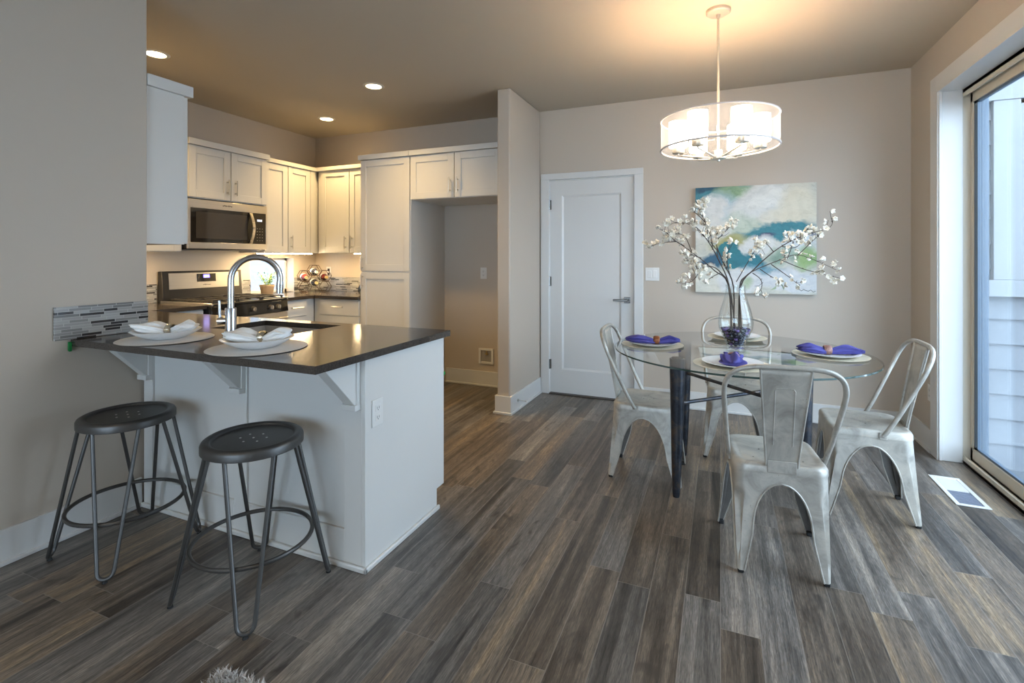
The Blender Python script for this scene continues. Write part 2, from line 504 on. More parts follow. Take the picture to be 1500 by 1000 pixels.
M['brass'] = simple('brass_valve', (0.45, 0.32, 0.14), 0.35, metal=0.8, var=0.1)
M['logo'] = simple('dark_lettering', (0.10, 0.09, 0.08), 0.5, var=0.05)
M['threshold'] = simple('dark_threshold', (0.05, 0.035, 0.028), 0.5, var=0.1)


# ------------------------------------------------------------------ mesh builder
class MB:
    def __init__(s):
        s.bm = bmesh.new()
        s.mi = 0

    def _tag(s, faces):
        for f in faces:
            f.material_index = s.mi

    def face(s, vs):
        try:
            f = s.bm.faces.new(vs)
            f.material_index = s.mi
            return f
        except ValueError:
            return None

    def box(s, x0, y0, z0, x1, y1, z1):
        x0, x1 = sorted((x0, x1)); y0, y1 = sorted((y0, y1)); z0, z1 = sorted((z0, z1))
        v = [s.bm.verts.new(p) for p in ((x0, y0, z0), (x1, y0, z0), (x1, y1, z0), (x0, y1, z0), (x0, y0, z1), (x1, y0, z1), (x1, y1, z1), (x0, y1, z1))]
        for q in ((3, 2, 1, 0), (4, 5, 6, 7), (0, 1, 5, 4), (1, 2, 6, 5), (2, 3, 7, 6), (3, 0, 4, 7)):
            s.face([v[i] for i in q])
        return s

    def prism(s, pts, d):
        """polygon (3-D points, planar) pushed along vector d"""
        d = Vector(d)
        a = [s.bm.verts.new(Vector(p)) for p in pts]
        b = [s.bm.verts.new(Vector(p) + d) for p in pts]
        n = len(pts)
        s.face(a[::-1]); s.face(b)
        for i in range(n):
            s.face([a[i], a[(i + 1) % n], b[(i + 1) % n], b[i]])
        return s

    def ring(s, c, ax1, ax2, r, n):
        return [s.bm.verts.new(c + ax1 * (r * math.cos(2 * PI * i / n)) + ax2 * (r * math.sin(2 * PI * i / n))) for i in range(n)]

    def skin(s, rings, closed=False, caps=True):
        n = len(rings[0])
        m = len(rings)
        for k in range(m if closed else m - 1):
            A, B = rings[k], rings[(k + 1) % m]
            for i in range(n):
                s.face([A[i], A[(i + 1) % n], B[(i + 1) % n], B[i]])
        if caps and not closed:
            s.face(rings[0][::-1]); s.face(rings[-1])

    def cyl(s, p0, p1, r0, r1=None, n=16):
        p0, p1 = Vector(p0), Vector(p1)
        t = (p1 - p0).normalized()
        a = t.orthogonal().normalized()
        b = t.cross(a)
        s.skin([s.ring(p0, a, b, r0, n), s.ring(p1, a, b, r0 if r1 is None else r1, n)])
        return s

    def tube(s, pts, r, n=8, closed=False, flat=None):
        P = [Vector(p) for p in pts]
        m = len(P)
        rs = r if isinstance(r, (list, tuple)) else [r] * m
        T = []
        for i in range(m):
            a = P[(i + 1) % m] if closed or i < m - 1 else P[i]
            b = P[i - 1] if closed or i > 0 else P[i]
            T.append((a - b).normalized())
        a = T[0].orthogonal().normalized()
        rings = []
        for i in range(m):
            a = (a - T[i] * a.dot(T[i])).normalized()
            b = T[i].cross(a)
            rings.append(s.ring(P[i], a, b, rs[i], n))
        s.skin(rings, closed)
        return s

    def lathe(s, prof, c=(0, 0, 0), n=40, caps=True):
        c = Vector(c)
        rings = []
        for r, z in prof:
            rings.append([s.bm.verts.new(c + Vector((max(r, 1e-5) * math.cos(2 * PI * i / n), max(r, 1e-5) * math.sin(2 * PI * i / n), z))) for i in range(n)])
        s.skin(rings, caps=caps)
        return s

    def ball(s, c, r, u=12, v=8):
        r = (r, r, r) if not isinstance(r, (tuple, list)) else r
        res = bmesh.ops.create_uvsphere(s.bm, u_segments=u, v_segments=v, radius=1.0, matrix=Matrix.Translation(c) @ Matrix.Diagonal((*r, 1)))
        for f in {f for vt in res['verts'] for f in vt.link_faces}:
            f.material_index = s.mi
        return s

    def plate_with_holes(s, outer, holes, z):
        """flat sheet with real holes"""
        ed = []
        ov = [s.bm.verts.new((x, y, z)) for x, y in outer]
        for i in range(len(ov)):
            ed.append(s.bm.edges.new((ov[i], ov[(i + 1) % len(ov)])))
        for (hx, hy, hr) in holes:
            hv = [s.bm.verts.new((hx + hr * math.cos(-2 * PI * i / 10), hy + hr * math.sin(-2 * PI * i / 10), z)) for i in range(10)]
            for i in range(10):
                ed.append(s.bm.edges.new((hv[i], hv[(i + 1) % 10])))
        r = bmesh.ops.triangle_fill(s.bm, use_beauty=True, use_dissolve=False, edges=ed, normal=(0, 0, 1))
        for gm in r['geom']:
            if isinstance(gm, bmesh.types.BMFace):
                gm.material_index = s.mi
        return ov


ORI = {}


def origin(o):
    return ORI.get(o, Vector((0, 0, 0)))


def link_mesh(name, mb, mats, smooth=35):
    me = bpy.data.meshes.new(name)
    bmesh.ops.recalc_face_normals(mb.bm, faces=mb.bm.faces)
    mb.bm.to_mesh(me)
    mb.bm.free()
    for m in (mats if isinstance(mats, (list, tuple)) else [mats]):
        me.materials.append(m)
    if smooth:
        for p in me.polygons:
            p.use_smooth = True
        me.set_sharp_from_angle(angle=math.radians(smooth))
    o = bpy.data.objects.new(name, me)
    COL.objects.link(o)
    return o


def bevel(o, w, seg=2):
    if w:
        b = o.modifiers.new('bevel', 'BEVEL')
        b.width = w
        b.segments = seg
        b.limit_method = 'ANGLE'
        b.angle_limit = math.radians(40)
        b.harden_normals = False
    return o


def part(name, mb, mat, parent, bev=0, local=False, label=None, smooth=35):
    o = link_mesh(name, mb, mat, smooth)
    if not local:
        o.data.transform(Matrix.Translation(-origin(parent)))
    o.parent = parent
    ORI[o] = origin(parent)
    if label:
        o['label'] = label
    return bevel(o, bev)


def tag(o, label, cat, group=None, kind=None):
    o['label'] = label
    o['category'] = cat
    if group:
        o['group'] = group
    if kind:
        o['kind'] = kind
    return o


def thing(name, loc, label, cat, group=None, rz=0):
    o = bpy.data.objects.new(name, None)
    o.empty_display_size = 0.1
    COL.objects.link(o)
    o.location = loc
    o.rotation_euler = (0, 0, rz)
    ORI[o] = Vector(loc)
    return tag(o, label, cat, group)


def single(name, mb, mat, label, cat, group=None, bev=0, smooth=35):
    """a thing that is one mesh; its origin goes to the middle of its base"""
    o = link_mesh(name, mb, mat, smooth)
    vs_ = [v.co for v in o.data.vertices]
    lo = Vector([min(v[i] for v in vs_) for i in range(3)])
    hi = Vector([max(v[i] for v in vs_) for i in range(3)])
    c = Vector(((lo.x + hi.x) / 2, (lo.y + hi.y) / 2, lo.z))
    o.data.transform(Matrix.Translation(-c))
    o.location = c
    ORI[o] = c
    return bevel(tag(o, label, cat, group), bev)


def struct(name, mb, mat, bev=0, smooth=35, parent=None):
    if parent:
        return part(name, mb, mat, parent, bev, smooth=smooth)
    o = link_mesh(name, mb, mat, smooth)
    o['kind'] = 'structure'
    ORI[o] = Vector((0, 0, 0))
    return bevel(o, bev)


def dup(root, loc, rz, label):
    r = root.copy()
    COL.objects.link(r)
    r.location = loc
    r.rotation_euler = (0, 0, rz)
    r['label'] = label
    ORI[r] = Vector(loc)
    for ch in list(root.children):
        c = ch.copy()
        COL.objects.link(c)
        c.parent = r
        for g in list(ch.children):
            d = g.copy()
            COL.objects.link(d)
            d.parent = c
    return r


def circle(cx, cy, r, n=40):
    return [(cx + r * math.cos(2 * PI * i / n), cy + r * math.sin(2 * PI * i / n)) for i in range(n)]


def rsquare(h, r, n=6, hy=None):
    hy = hy or h
    p = []
    for k, (sx, sy) in enumerate(((1, 1), (-1, 1), (-1, -1), (1, -1))):
        for i in range(n + 1):
            a = PI / 2 * k + PI / 2 * i / n
            p.append((sx * (h - r) + r * math.cos(a), sy * (hy - r) + r * math.sin(a)))
    return p


# ================================================================== SETTING
CE = 2.70          # ceiling
YB = 4.54          # back wall
XR = 1.30          # right wall
XL = -2.805        # dining side wall
XK = -4.42         # kitchen side wall
YR = -4.0          # rear wall

struct('floor', MB().box(XK - 0.15, YR - 0.15, -0.10, XR + 0.12, YB + 0.15, 0), M['floor'], smooth=0)

mb = MB().box(XK - 0.15, YR - 0.15, CE, XR + 0.15, YB + 0.15, CE + 0.12)
struct('ceiling', mb, M['ceil'], smooth=0)

mb = MB()
DX0, DX1, DZ = -1.515, -0.708, 2.032
mb.box(XK - 0.15, YB, 0, DX0, YB + 0.14, CE).box(DX1, YB, 0, XR + 0.15, YB + 0.14, CE).box(DX0, YB, DZ, DX1, YB + 0.14, CE)
struct('wall_back', mb, M['wall'], smooth=0)

SY0, SY1, SZ = 1.55, 4.016, 2.37     # sliding door opening
mb = MB()
mb.box(XR, SY1, 0, XR + 0.14, YB + 0.14, CE).box(XR, YR - 0.1, 0, XR + 0.14, SY0, CE).box(XR, SY0, SZ, XR + 0.14, SY1, CE)
struct('wall_right', mb, M['wall'], smooth=0)

mb = MB().box(XL - 0.12, YR - 0.1, 0, XL, 1.69, CE)
mb.box(XK, 1.57, 0, XL - 0.12, 1.69, CE)
struct('wall_left', mb, M['wall'], bev=0.004, smooth=0)

KY0, KY1, KZ0, KZ1 = 3.655, 4.215, 0.917, 1.29   # little kitchen window
mb = MB()
mb.box(XK - 0.14, 1.5, 0, XK, KY0, CE).box(XK - 0.14, KY1, 0, XK, YB, CE)
mb.box(XK - 0.14, KY0, 0, XK, KY1, KZ0).box(XK - 0.14, KY0, KZ1, XK, KY1, CE)
struct('wall_kitchen', mb, M['wall'], smooth=0)

SX0, SX1, SYF = -1.722, -1.605, 3.79
struct('wall_partition', MB().box(SX0, SYF, 0, SX1, YB, CE), M['wall'], bev=0.012, smooth=30)

RW = (-2.4, 0.9, 0.45, 2.45)   # rear window
mb = MB()
mb.box(XL - 0.12, YR - 0.14, 0, RW[0], YR, CE).box(RW[1], YR - 0.14, 0, XR + 0.14, YR, CE)
mb.box(RW[0], YR - 0.14, 0, RW[1], YR, RW[2]).box(RW[0], YR - 0.14, RW[3], RW[1], YR, CE)
struct('wall_rear', mb, M['wall'], smooth=0)
mb = MB()
for x in (RW[0], (RW[0] + RW[1]) / 2, RW[1]):
    mb.box(x - 0.04, YR - 0.1, RW[2], x + 0.04, YR - 0.03, RW[3])
mb.box(RW[0], YR - 0.1, RW[2], RW[1], YR - 0.03, RW[2] + 0.06).box(RW[0], YR - 0.1, RW[3] - 0.06, RW[1], YR - 0.03, RW[3])
w2 = struct('window_2', mb, M['trim'])
struct('pane', MB().box(RW[0] + 0.04, YR - 0.07, RW[2] + 0.06, RW[1] - 0.04, YR - 0.062, RW[3] - 0.06), M['pane'], parent=w2, smooth=0)


def base_run(name, segs):
    """baseboard with a shoe moulding: each segment (axis, wall coordinate, out direction, a, b)"""
    mb = MB()
    for ax, c, s_, a, b in segs:
        for (t, z0, z1) in ((0.014, 0.0, 0.150), (0.026, 0.0, 0.018)):
            if ax == 'x':
                mb.box(c, a, z0, c + s_ * t, b, z1)
            else:
                mb.box(a, c, z0, b, c + s_ * t, z1)
    return struct(name, mb, M['trim'], bev=0.003)


base_run('baseboard_left', [('x', XL, 1, YR, 1.66)])
base_run('baseboard_right', [('x', XR, -1, 4.105, YB), ('x', XR, -1, YR, SY0 - 0.09)])
base_run('baseboard_back', [('y', YB, -1, -0.63, XR)])
base_run('baseboard_alcove', [('y', YB, -1, -2.64, SX0)])
mb = MB()
for t, z1 in ((0.014, 0.150), (0.026, 0.018)):
    mb.box(SX0 - t, SYF - t, 0, SX1 + t, SYF, z1).box(SX1, SYF, 0, SX1 + t, YB - 0.02, z1).box(SX0 - t, SYF, 0, SX0, YB, z1)
struct('baseboard_partition', mb, M['trim'], bev=0.003)

# back door ----------------------------------------------------------
def panel_door(mb, x0, x1, z0, z1, yf, th=0.04, st=0.115):
    ri = 0.012
    mb.box(x0, yf, z0, x0 + st, yf + th, z1).box(x1 - st, yf, z0, x1, yf + th, z1)
    mb.box(x0 + st, yf, z1 - 0.14, x1 - st, yf + th, z1).box(x0 + st, yf, z0, x1 - st, yf + th, z0 + 0.22)
    a, b, c, d = x0 + st, x1 - st, z0 + 0.22, z1 - 0.14
    mb.box(a, yf + ri, c, b, yf + th, d)
    e = 0.018                                     # sloped sticking round the panel
    for pts, dv in ((((a, yf, c), (a + e, yf + ri, c), (a, yf + ri, c)), (0, 0, d - c)), (((b, yf, c), (b - e, yf + ri, c), (b, yf + ri, c)), (0, 0, d - c)),
                    (((a, yf, c), (a, yf + ri, c + e), (a, yf + ri, c)), (b - a, 0, 0)), (((a, yf, d), (a, yf + ri, d - e), (a, yf + ri, d)), (b - a, 0, 0))):
        mb.prism(pts, dv)


mb = MB()
panel_door(mb, DX0 + 0.008, DX1 - 0.008, 0.012, DZ - 0.006, YB + 0.012)
door1 = struct('door_1', mb, M['trim'], smooth=20)
mb = MB()
for x0, x1 in ((DX0 - 0.078, DX0 + 0.004), (DX1 - 0.004, DX1 + 0.075)):
    mb.box(x0, YB - 0.018, 0, x1, YB, DZ + 0.004)
mb.box(DX0 - 0.078, YB - 0.018, DZ + 0.004, DX1 + 0.075, YB, DZ + 0.062)
mb.box(DX0 - 0.002, YB - 0.002, 0, DX0 + 0.008, YB + 0.13, DZ).box(DX1 - 0.008, YB - 0.002, 0, DX1 + 0.002, YB + 0.13, DZ).box(DX0, YB - 0.002, DZ - 0.006, DX1, YB + 0.13, DZ + 0.004)
struct('door_casing', mb, M['trim'], bev=0.003, parent=door1)
struct('threshold', MB().box(DX0 + 0.008, YB - 0.03, 0, DX1 - 0.008, YB + 0.08, 0.010), M['threshold'], parent=door1, bev=0.003)
mb = MB().box(-0.805, YB + 0.002, 0.885, -0.750, YB + 0.012, 0.94)
mb.cyl((-0.778, YB + 0.01, 0.912), (-0.778, YB - 0.045, 0.912), 0.011)
mb.box(-0.895, YB - 0.052, 0.903, -0.765, YB - 0.038, 0.922)
struct('door_handle', mb, M['darknickel'], bev=0.003, parent=door1)
for z in (0.28, 1.07, 1.80):
    mb = MB().cyl((DX0 + 0.004, YB - 0.004, z - 0.045), (DX0 + 0.004, YB - 0.004, z + 0.045), 0.008, n=10)
    mb.box(DX0 + 0.004, YB - 0.001, z - 0.045, DX0 + 0.02, YB + 0.011, z + 0.045)
    struct('hinge', mb, M['darknickel'], parent=door1)

# sliding patio door ---------------------------------------------------
mb = MB()          # almond vinyl frame: jambs, head, sill track
x0, x1 = 1.412, 1.53
mb.box(x0, SY1 - 0.004, 0, x1, SY1 + 0.02, SZ).box(x0, SY0 - 0.02, 0, x1, SY0 + 0.02, SZ)
mb.box(x0, SY0, SZ - 0.035, x1, SY1, SZ + 0.02)
mb.box(x0, SY0, 0, x0 + 0.012, SY1, 0.045).box(x0, SY0, 0, x1, SY1, 0.022).box(x0 + 0.04, SY0, 0, x0 + 0.052, SY1, 0.04)
mb.box(x0, SY0, SZ - 0.06, x0 + 0.01, SY1, SZ)
door2 = struct('door_2', mb, M['almond'], bev=0.002)
for nm, ya, yb_, xa in (('sash', 2.72, SY1 - 0.006, 1.452), ('sash', SY0 + 0.02, 2.80, 1.492)):
    mb = MB()
    t = 0.032
    w = 0.03
    mb.box(xa, yb_ - w, 0.024, xa + t, yb_, SZ - 0.036).box(xa, ya, 0.024, xa + t, ya + w + 0.02, SZ - 0.036)
    mb.box(xa, ya, 0.024, xa + t, yb_, 0.105).box(xa, ya, SZ - 0.10, xa + t, yb_, SZ - 0.036)
    s_ = struct(nm, mb, M['almond'], bev=0.002, parent=door2)
    mb = MB()
    g_ = 0.02
    mb.box(xa + 0.008, yb_ - w - g_ * 2.2, 0.105, xa + 0.026, yb_ - w, SZ - 0.10).box(xa + 0.008, ya + w + 0.02, 0.105, xa + 0.026, ya + w + 0.02 + g_, SZ - 0.10)
    mb.box(xa + 0.008, ya + w, 0.105, xa + 0.026, yb_ - w, 0.118).box(xa + 0.008, ya + w, SZ - 0.115, xa + 0.026, yb_ - w, SZ - 0.10)
    struct('gasket', mb, M['gasket'], parent=s_)
    struct('pane', MB().box(xa + 0.014, ya + w + 0.03, 0.112, xa + 0.020, yb_ - w - 0.03, SZ - 0.107), M['pane'], parent=s_, smooth=0)
struct('screen_frame', MB().box(1.496, SY1 - 0.034, 0.024, 1.532, SY1 - 0.005, SZ - 0.036), M['gasket'], parent=door2, bev=0.002)
# white liner and casing
mb = MB()
mb.box(XR - 0.02, SY1, 0, XR, SY1 + 0.098, SZ + 0.096).box(XR - 0.02, SY0 - 0.098, 0, XR, SY0, SZ + 0.096).box(XR - 0.02, SY0, SZ, XR, SY1, SZ + 0.096)
mb.box(XR - 0.02, SY1 - 0.016, 0, 1.412, SY1 + 0.002, SZ).box(XR - 0.02, SY0 - 0.002, 0, 1.412, SY0 + 0.016, SZ).box(XR - 0.02, SY0, SZ - 0.014, 1.412, SY1, SZ + 0.004)
mb.box(XR - 0.012, SY1 - 0.024, 0, XR + 0.006, SY1, SZ)
struct('trim_1', mb, M['trim'], bev=0.003)

# kitchen window ---------------------------------------------------------
mb = MB()
xk = XK - 0.11
for (a, b, c, d) in ((KY0, KY0 + 0.03, KZ0, KZ1), (KY1 - 0.03, KY1, KZ0, KZ1), (KY0, KY1, KZ0, KZ0 + 0.03), (KY0, KY1, KZ1 - 0.03, KZ1)):
    mb.box(xk - 0.03, a, c, xk, b, d)
w1 = struct('window_1', mb, M['trim'], bev=0.002)
struct('pane', MB().box(xk - 0.018, KY0 + 0.03, KZ0 + 0.03, xk - 0.012, KY1 - 0.03, KZ1 - 0.03), M['pane'], parent=w1, smooth=0)

# outside -----------------------------------------------------------------
mb = MB()
YS = 4.30
for k in range(18):
    z = -0.1 + 0.165 * k
    mb.prism([(1.46, YS + 0.003, z + 0.175), (1.46, YS - 0.016, z), (1.46, YS + 0.012, z), (1.46, YS + 0.012, z + 0.175)], (2.6, 0, 0))
mb.box(1.44, YS + 0.012, -0.1, 4.06, YS + 0.1, 2.9)
struct('exterior_wall', mb, M['siding'], smooth=0)
mb = MB()
wx0, wx1, wz0, wz1 = 1.80, 2.8, 1.17, 2.33
mb.box(wx0 - 0.14, YS - 0.045, wz0 - 0.02, wx0, YS, wz1).box(wx1, YS - 0.045, wz0 - 0.02, wx1 + 0.14, YS, wz1)
mb.box(wx0 - 0.19, YS - 0.05, wz1, wx1 + 0.19, YS, wz1 + 0.15).box(wx0 - 0.21, YS - 0.07, wz1 + 0.15, wx1 + 0.21, YS, wz1 + 0.175)
mb.box(wx0 - 0.17, YS - 0.06, wz0 - 0.13, wx1 + 0.17, YS, wz0 - 0.02)
mb.box(wx0, YS - 0.03, wz0 - 0.02, wx0 + 0.03, YS, wz1).box(wx0, YS - 0.03, wz1 - 0.03, wx1, YS, wz1)
w3 = struct('window_3', mb, M['outtrim'], bev=0.003)
struct('pane', MB().box(wx0 + 0.03, YS - 0.022, wz0 - 0.02, wx1, YS - 0.016, wz1 - 0.03), M['blackglass'], parent=w3, smooth=0)
struct('patio_ground', MB().box(1.56, -6, -0.2, 9, YS, -0.10), M['deck'], smooth=0)
struct('added_backdrop', MB().box(-7.2, 1.0, -0.2, -7.1, 8.5, 2.6), M['backdrop'], smooth=0)  # wall added outside the kitchen window to tone down its bright sky

# ================================================================== CABINETS
def ubox(mb, ax, f, u0, u1, z0, z1, w0, w1):
    if ax == 'x+':
        mb.box(f + w0, u0, z0, f + w1, u1, z1)
    elif ax == 'y-':
        mb.box(u0, f - w0, z0, u1, f - w1, z1)
    else:
        mb.box(u0, f + w0, z0, u1, f + w1, z1)


def upt(ax, f, u, z, w):
    return {'x+': (f + w, u, z), 'y-': (u, f - w, z), 'y+': (u, f + w, z)}[ax]


def shaker(parent, ax, f, u0, u1, z0, z1, handle=None, name='door', rail=0.062, hl=0.135):
    """shaker front of 20 mm: four rails around a recessed panel; handle = (u, z, 'v'|'h')"""
    g = 0.002
    u0, u1, z0, z1 = u0 + g, u1 - g, z0 + g, z1 - g
    mb = MB()
    if name == 'drawer':
        ubox(mb, ax, f, u0, u1, z0, z1, 0, 0.02)
    else:
        for a, b, c, d in ((u0, u0 + rail, z0, z1), (u1 - rail, u1, z0, z1), (u0 + rail, u1 - rail, z0, z0 + rail), (u0 + rail, u1 - rail, z1 - rail, z1)):
            ubox(mb, ax, f, a, b, c, d, 0, 0.02)
        ubox(mb, ax, f, u0 + rail - 0.001, u1 - rail + 0.001, z0 + rail - 0.001, z1 - rail + 0.001, 0, 0.010)
    d = part(name, mb, M['cab'], parent, bev=0.0015)
    if handle:
        hu, hz, o = handle
        hb = MB()
        e = hl / 2
        du, dz = (0, e) if o == 'v' else (e, 0)
        hb.cyl(upt(ax, f, hu - du, hz - dz, 0.052), upt(ax, f, hu + du, hz + dz, 0.052), 0.006, n=10)
        for k in (-0.68, 0.68):
            hb.cyl(upt(ax, f, hu + du * k, hz + dz * k, 0.019), upt(ax, f, hu + du * k, hz + dz * k, 0.052), 0.005, n=8)
        part('handle', hb, M['nickel'], d)
    return d


def carcass(parent, x0, y0, z0, x1, y1, z1, name='carcass'):
    return part(name, MB().box(x0, y0, z0, x1, y1, z1), M['cab'], parent, bev=0.001)


def crown(parent, x0, y0, x1, y1, z0=2.235, z1=2.285):
    return part('crown', MB().box(x0, y0, z0, x1, y1, z1), M['cab'], parent, bev=0.002)


WC = 'wall cabinets around the kitchen'
GAP = 0.003
# cabinet hung on the near kitchen wall, its side panel seen past the wall end
t = thing('wall_cabinet', (-3.2, 1.80, 1.372), 'white wall cabinet showing only its plain side panel past the wall end', 'cabinet', WC)
carcass(t, -3.70, 1.692, 1.372, -2.82, 1.90, 2.215)
crown(t, -3.70, 1.692, -2.80, 1.94, 2.215, 2.277)
shaker(t, 'y+', 1.90, -3.26, -2.82, 1.374, 2.213, (-3.22, 1.50, 'v'))
shaker(t, 'y+', 1.90, -3.70, -3.26, 1.374, 2.213, (-3.30, 1.50, 'v'))
# cabinet on the range wall before the microwave (hidden but for its underside)
t = thing('wall_cabinet', (-4.25, 2.3, 1.345), 'white wall cabinet before the microwave, seen only by its underside', 'cabinet', WC)
carcass(t, XK, 1.97, 1.345, -4.11, 2.735, 2.235)
crown(t, XK, 1.97, -4.07, 2.735)
shaker(t, 'x+', -4.11, 1.975, 2.353, 1.347, 2.233, (2.31, 1.44, 'v'))
shaker(t, 'x+', -4.11, 2.357, 2.735, 1.347, 2.233, (2.40, 1.44, 'v'))
# over the microwave
t = thing('wall_cabinet', (-4.2, 3.13, 1.795), 'short white two-door wall cabinet directly above the microwave', 'cabinet', WC)
carcass(t, XK, 2.742, 1.795, -4.05, 3.522, 2.235)
crown(t, XK, 2.742, -4.01, 3.535)
shaker(t, 'x+', -4.05, 2.75, 3.132, 1.80, 2.233, (3.095, 1.915, 'v'))
shaker(t, 'x+', -4.05, 3.136, 3.52, 1.80, 2.233, (3.175, 1.915, 'v'))
# between microwave and corner
t = thing('wall_cabinet', (-4.25, 3.87, 1.34), 'tall white two-door wall cabinet beside the microwave, above the small window', 'cabinet', WC)
carcass(t, XK, 3.528, 1.345, -4.11, 4.53, 2.235)
crown(t, XK, 3.538, -4.075, 4.53, 2.235, 2.275)
shaker(t, 'x+', -4.11, 3.53, 3.826, 1.347, 2.233)
shaker(t, 'x+', -4.11, 3.83, 4.13, 1.347, 2.233, (3.862, 1.455, 'v'))
part('filler', MB().box(-4.11, 4.132, 1.345, -4.09, 4.20, 2.235), M['cab'], t)
# corner, on the back wall
t = thing('wall_cabinet', (-3.66, 4.4, 1.34), 'tall white two-door wall cabinet between the kitchen corner and the pantry', 'cabinet', WC)
carcass(t, -4.07, 4.225, 1.345, -3.242, YB, 2.235)
crown(t, -4.065, 4.185, -3.242, YB, 2.235, 2.275)
shaker(t, 'y-', 4.225, -4.02, -3.632, 1.347, 2.233, (-3.672, 1.455, 'v'))
shaker(t, 'y-', 4.225, -3.628, -3.242, 1.347, 2.233, (-3.588, 1.455, 'v'))
# pantry
t = thing('pantry_cabinet', (-2.95, 4.2, 0), 'full-height white pantry cabinet with one tall door above another', 'cabinet')
carcass(t, -3.235, 3.925, 0.10, -2.665, YB - 0.003, 2.24)
part('toe_kick', MB().box(-3.235, 3.98, 0, -2.665, YB - 0.003, 0.10), M['cab'], t)
crown(t, -3.25, 3.885, -2.668, YB - 0.003, 2.24, 2.287)
shaker(t, 'y-', 3.925, -3.233, -2.667, 1.165, 2.238, (-3.205, 1.245, 'v'))
shaker(t, 'y-', 3.925, -3.233, -2.667, 0.11, 1.155, (-3.205, 1.065, 'v'))
# over the fridge alcove
t = thing('fridge_top_cabinet', (-2.2, 4.2, 1.83), 'wide low white two-door cabinet bridging the empty fridge alcove', 'cabinet')
carcass(t, -2.662, 3.925, 1.832, SX0 - 0.004, YB, 2.24)
crown(t, -2.664, 3.885, SX0 - 0.002, YB, 2.24, 2.287)
shaker(t, 'y-', 3.925, -2.66, -2.196, 1.834, 2.238, (-2.235, 1.945, 'v'))
shaker(t, 'y-', 3.925, -2.192, SX0 - 0.006, 1.834, 2.238, (-2.155, 1.945, 'v'))

BC = 'base cabinets along the kitchen walls'


def base_cab(label, ax, f, u0, u1, back, drawers, horiz=True):
    """base unit with stacked drawers; f = front plane, back = wall plane"""
    c = {'x+': ((f + back) / 2, (u0 + u1) / 2, 0), 'y-': ((u0 + u1) / 2, (f + back) / 2, 0), 'y+': ((u0 + u1) / 2, (f + back) / 2, 0)}[ax]
    t = thing('base_cabinet', c, label, 'cabinet', BC)
    d = abs(f - back)
    mb = MB(); ubox(mb, ax, f, u0, u1, 0.10, 0.883, 0, -d); part('carcass', mb, M['cab'], t, bev=0.001)
    mb = MB(); ubox(mb, ax, f, u0, u1, 0, 0.10, -0.06, -d); part('toe_kick', mb, M['cab'], t)
    for a, b, z0, z1 in drawers:
        shaker(t, ax, f, a, b, z0, z1, ((a + b) / 2, (z0 + z1) / 2 + 0.01, 'h'), 'drawer')
    return t


base_cab('white base cabinet with slab drawers between the range and the kitchen corner', 'x+', -3.83, 3.512, 3.912, XK + 0.002, [(3.52, 3.80, 0.722, 0.875), (3.52, 3.80, 0.42, 0.718), (3.52, 3.80, 0.112, 0.416)])
base_cab('white base cabinet with slab drawers along the back wall beside the pantry', 'y-', 3.915, -3.825, -3.24, YB - 0.002, [(-3.74, -3.245, 0.722, 0.875), (-3.74, -3.245, 0.42, 0.718), (-3.74, -3.245, 0.112, 0.416)])
base_cab('white base cabinet on the near side of the range', 'x+', -3.83, 2.32, 2.728, XK + 0.002, [(2.34, 2.722, 0.722, 0.875), (2.34, 2.722, 0.42, 0.718), (2.34, 2.722, 0.112, 0.416)])
t = thing('base_cabinet', (-3.4, 2.0, 0), 'white base cabinet at the inner end of the peninsula run', 'cabinet', BC)
carcass(t, -4.41, 1.695, 0.10, -2.80, 2.25, 0.883)
part('toe_kick', MB().box(-4.41, 1.70, 0, -2.80, 2.19, 0.10), M['cab'], t)
for a, b in ((-3.80, -3.32), (-3.316, -2.83)):
    shaker(t, 'y+', 2.25, a, b, 0.11, 0.875, (b - 0.04, 0.78, 'v'))

# ---------------------------------------------------------------- peninsula
PX0, PX1, PY0, PY1 = -2.785, -1.352, 1.675, 2.275
t = pen = thing('peninsula_cabinet', (-2.07, 1.97, 0), 'white panelled peninsula cabinet holding the sink, bar overhang on bracketed front', 'cabinet')
mb = MB()       # hollow body so the sink bowl hangs free
mb.box(PX0, PY0, 0.0, PX1 - 0.018, PY0 + 0.02, 0.883).box(PX0, PY0 + 0.02, 0.1, PX0 + 0.02, PY1, 0.883)
mb.box(PX0 + 0.02, PY0 + 0.02, 0.10, PX1 - 0.018, PY1, 0.12).box(PX0 + 0.02, PY1 - 0.06, 0.0, PX1 - 0.018, PY1 - 0.045, 0.10)
mb.box(PX0 + 0.02, PY1 - 0.02, 0.12, PX1 - 0.018, PY1, 0.15).box(PX0 + 0.02, PY1 - 0.02, 0.86, PX1 - 0.018, PY1, 0.883)
part('carcass', mb, M['cab'], t)
# end panel with its toe notch
part('end_panel', MB().prism([(PX1 - 0.018, PY0 - 0.012, 0), (PX1 - 0.018, PY1 - 0.05, 0), (PX1 - 0.018, PY1 - 0.05, 0.105), (PX1 - 0.018, PY1 + 0.02, 0.105), (PX1 - 0.018, PY1 + 0.02, 0.883), (PX1 - 0.018, PY0 - 0.012, 0.883)], (0.018, 0, 0)), M['cab'], t, bev=0.0015)
st = [(-2.785, -2.715), (-2.12, -2.035), (-1.462, PX1 - 0.018)]
for a, b in st:
    part('stile', MB().box(a, PY0 - 0.012, 0.0, b, PY0, 0.883), M['cab'], t, bev=0.0015)
for (a, _b), (_c, d) in (((st[0][1], 0), (0, st[1][0])), ((st[1][1], 0), (0, st[2][0]))):
    part('bottom_rail', MB().box(a, PY0 - 0.012, 0.0, d, PY0, 0.155), M['cab'], t, bev=0.0015)
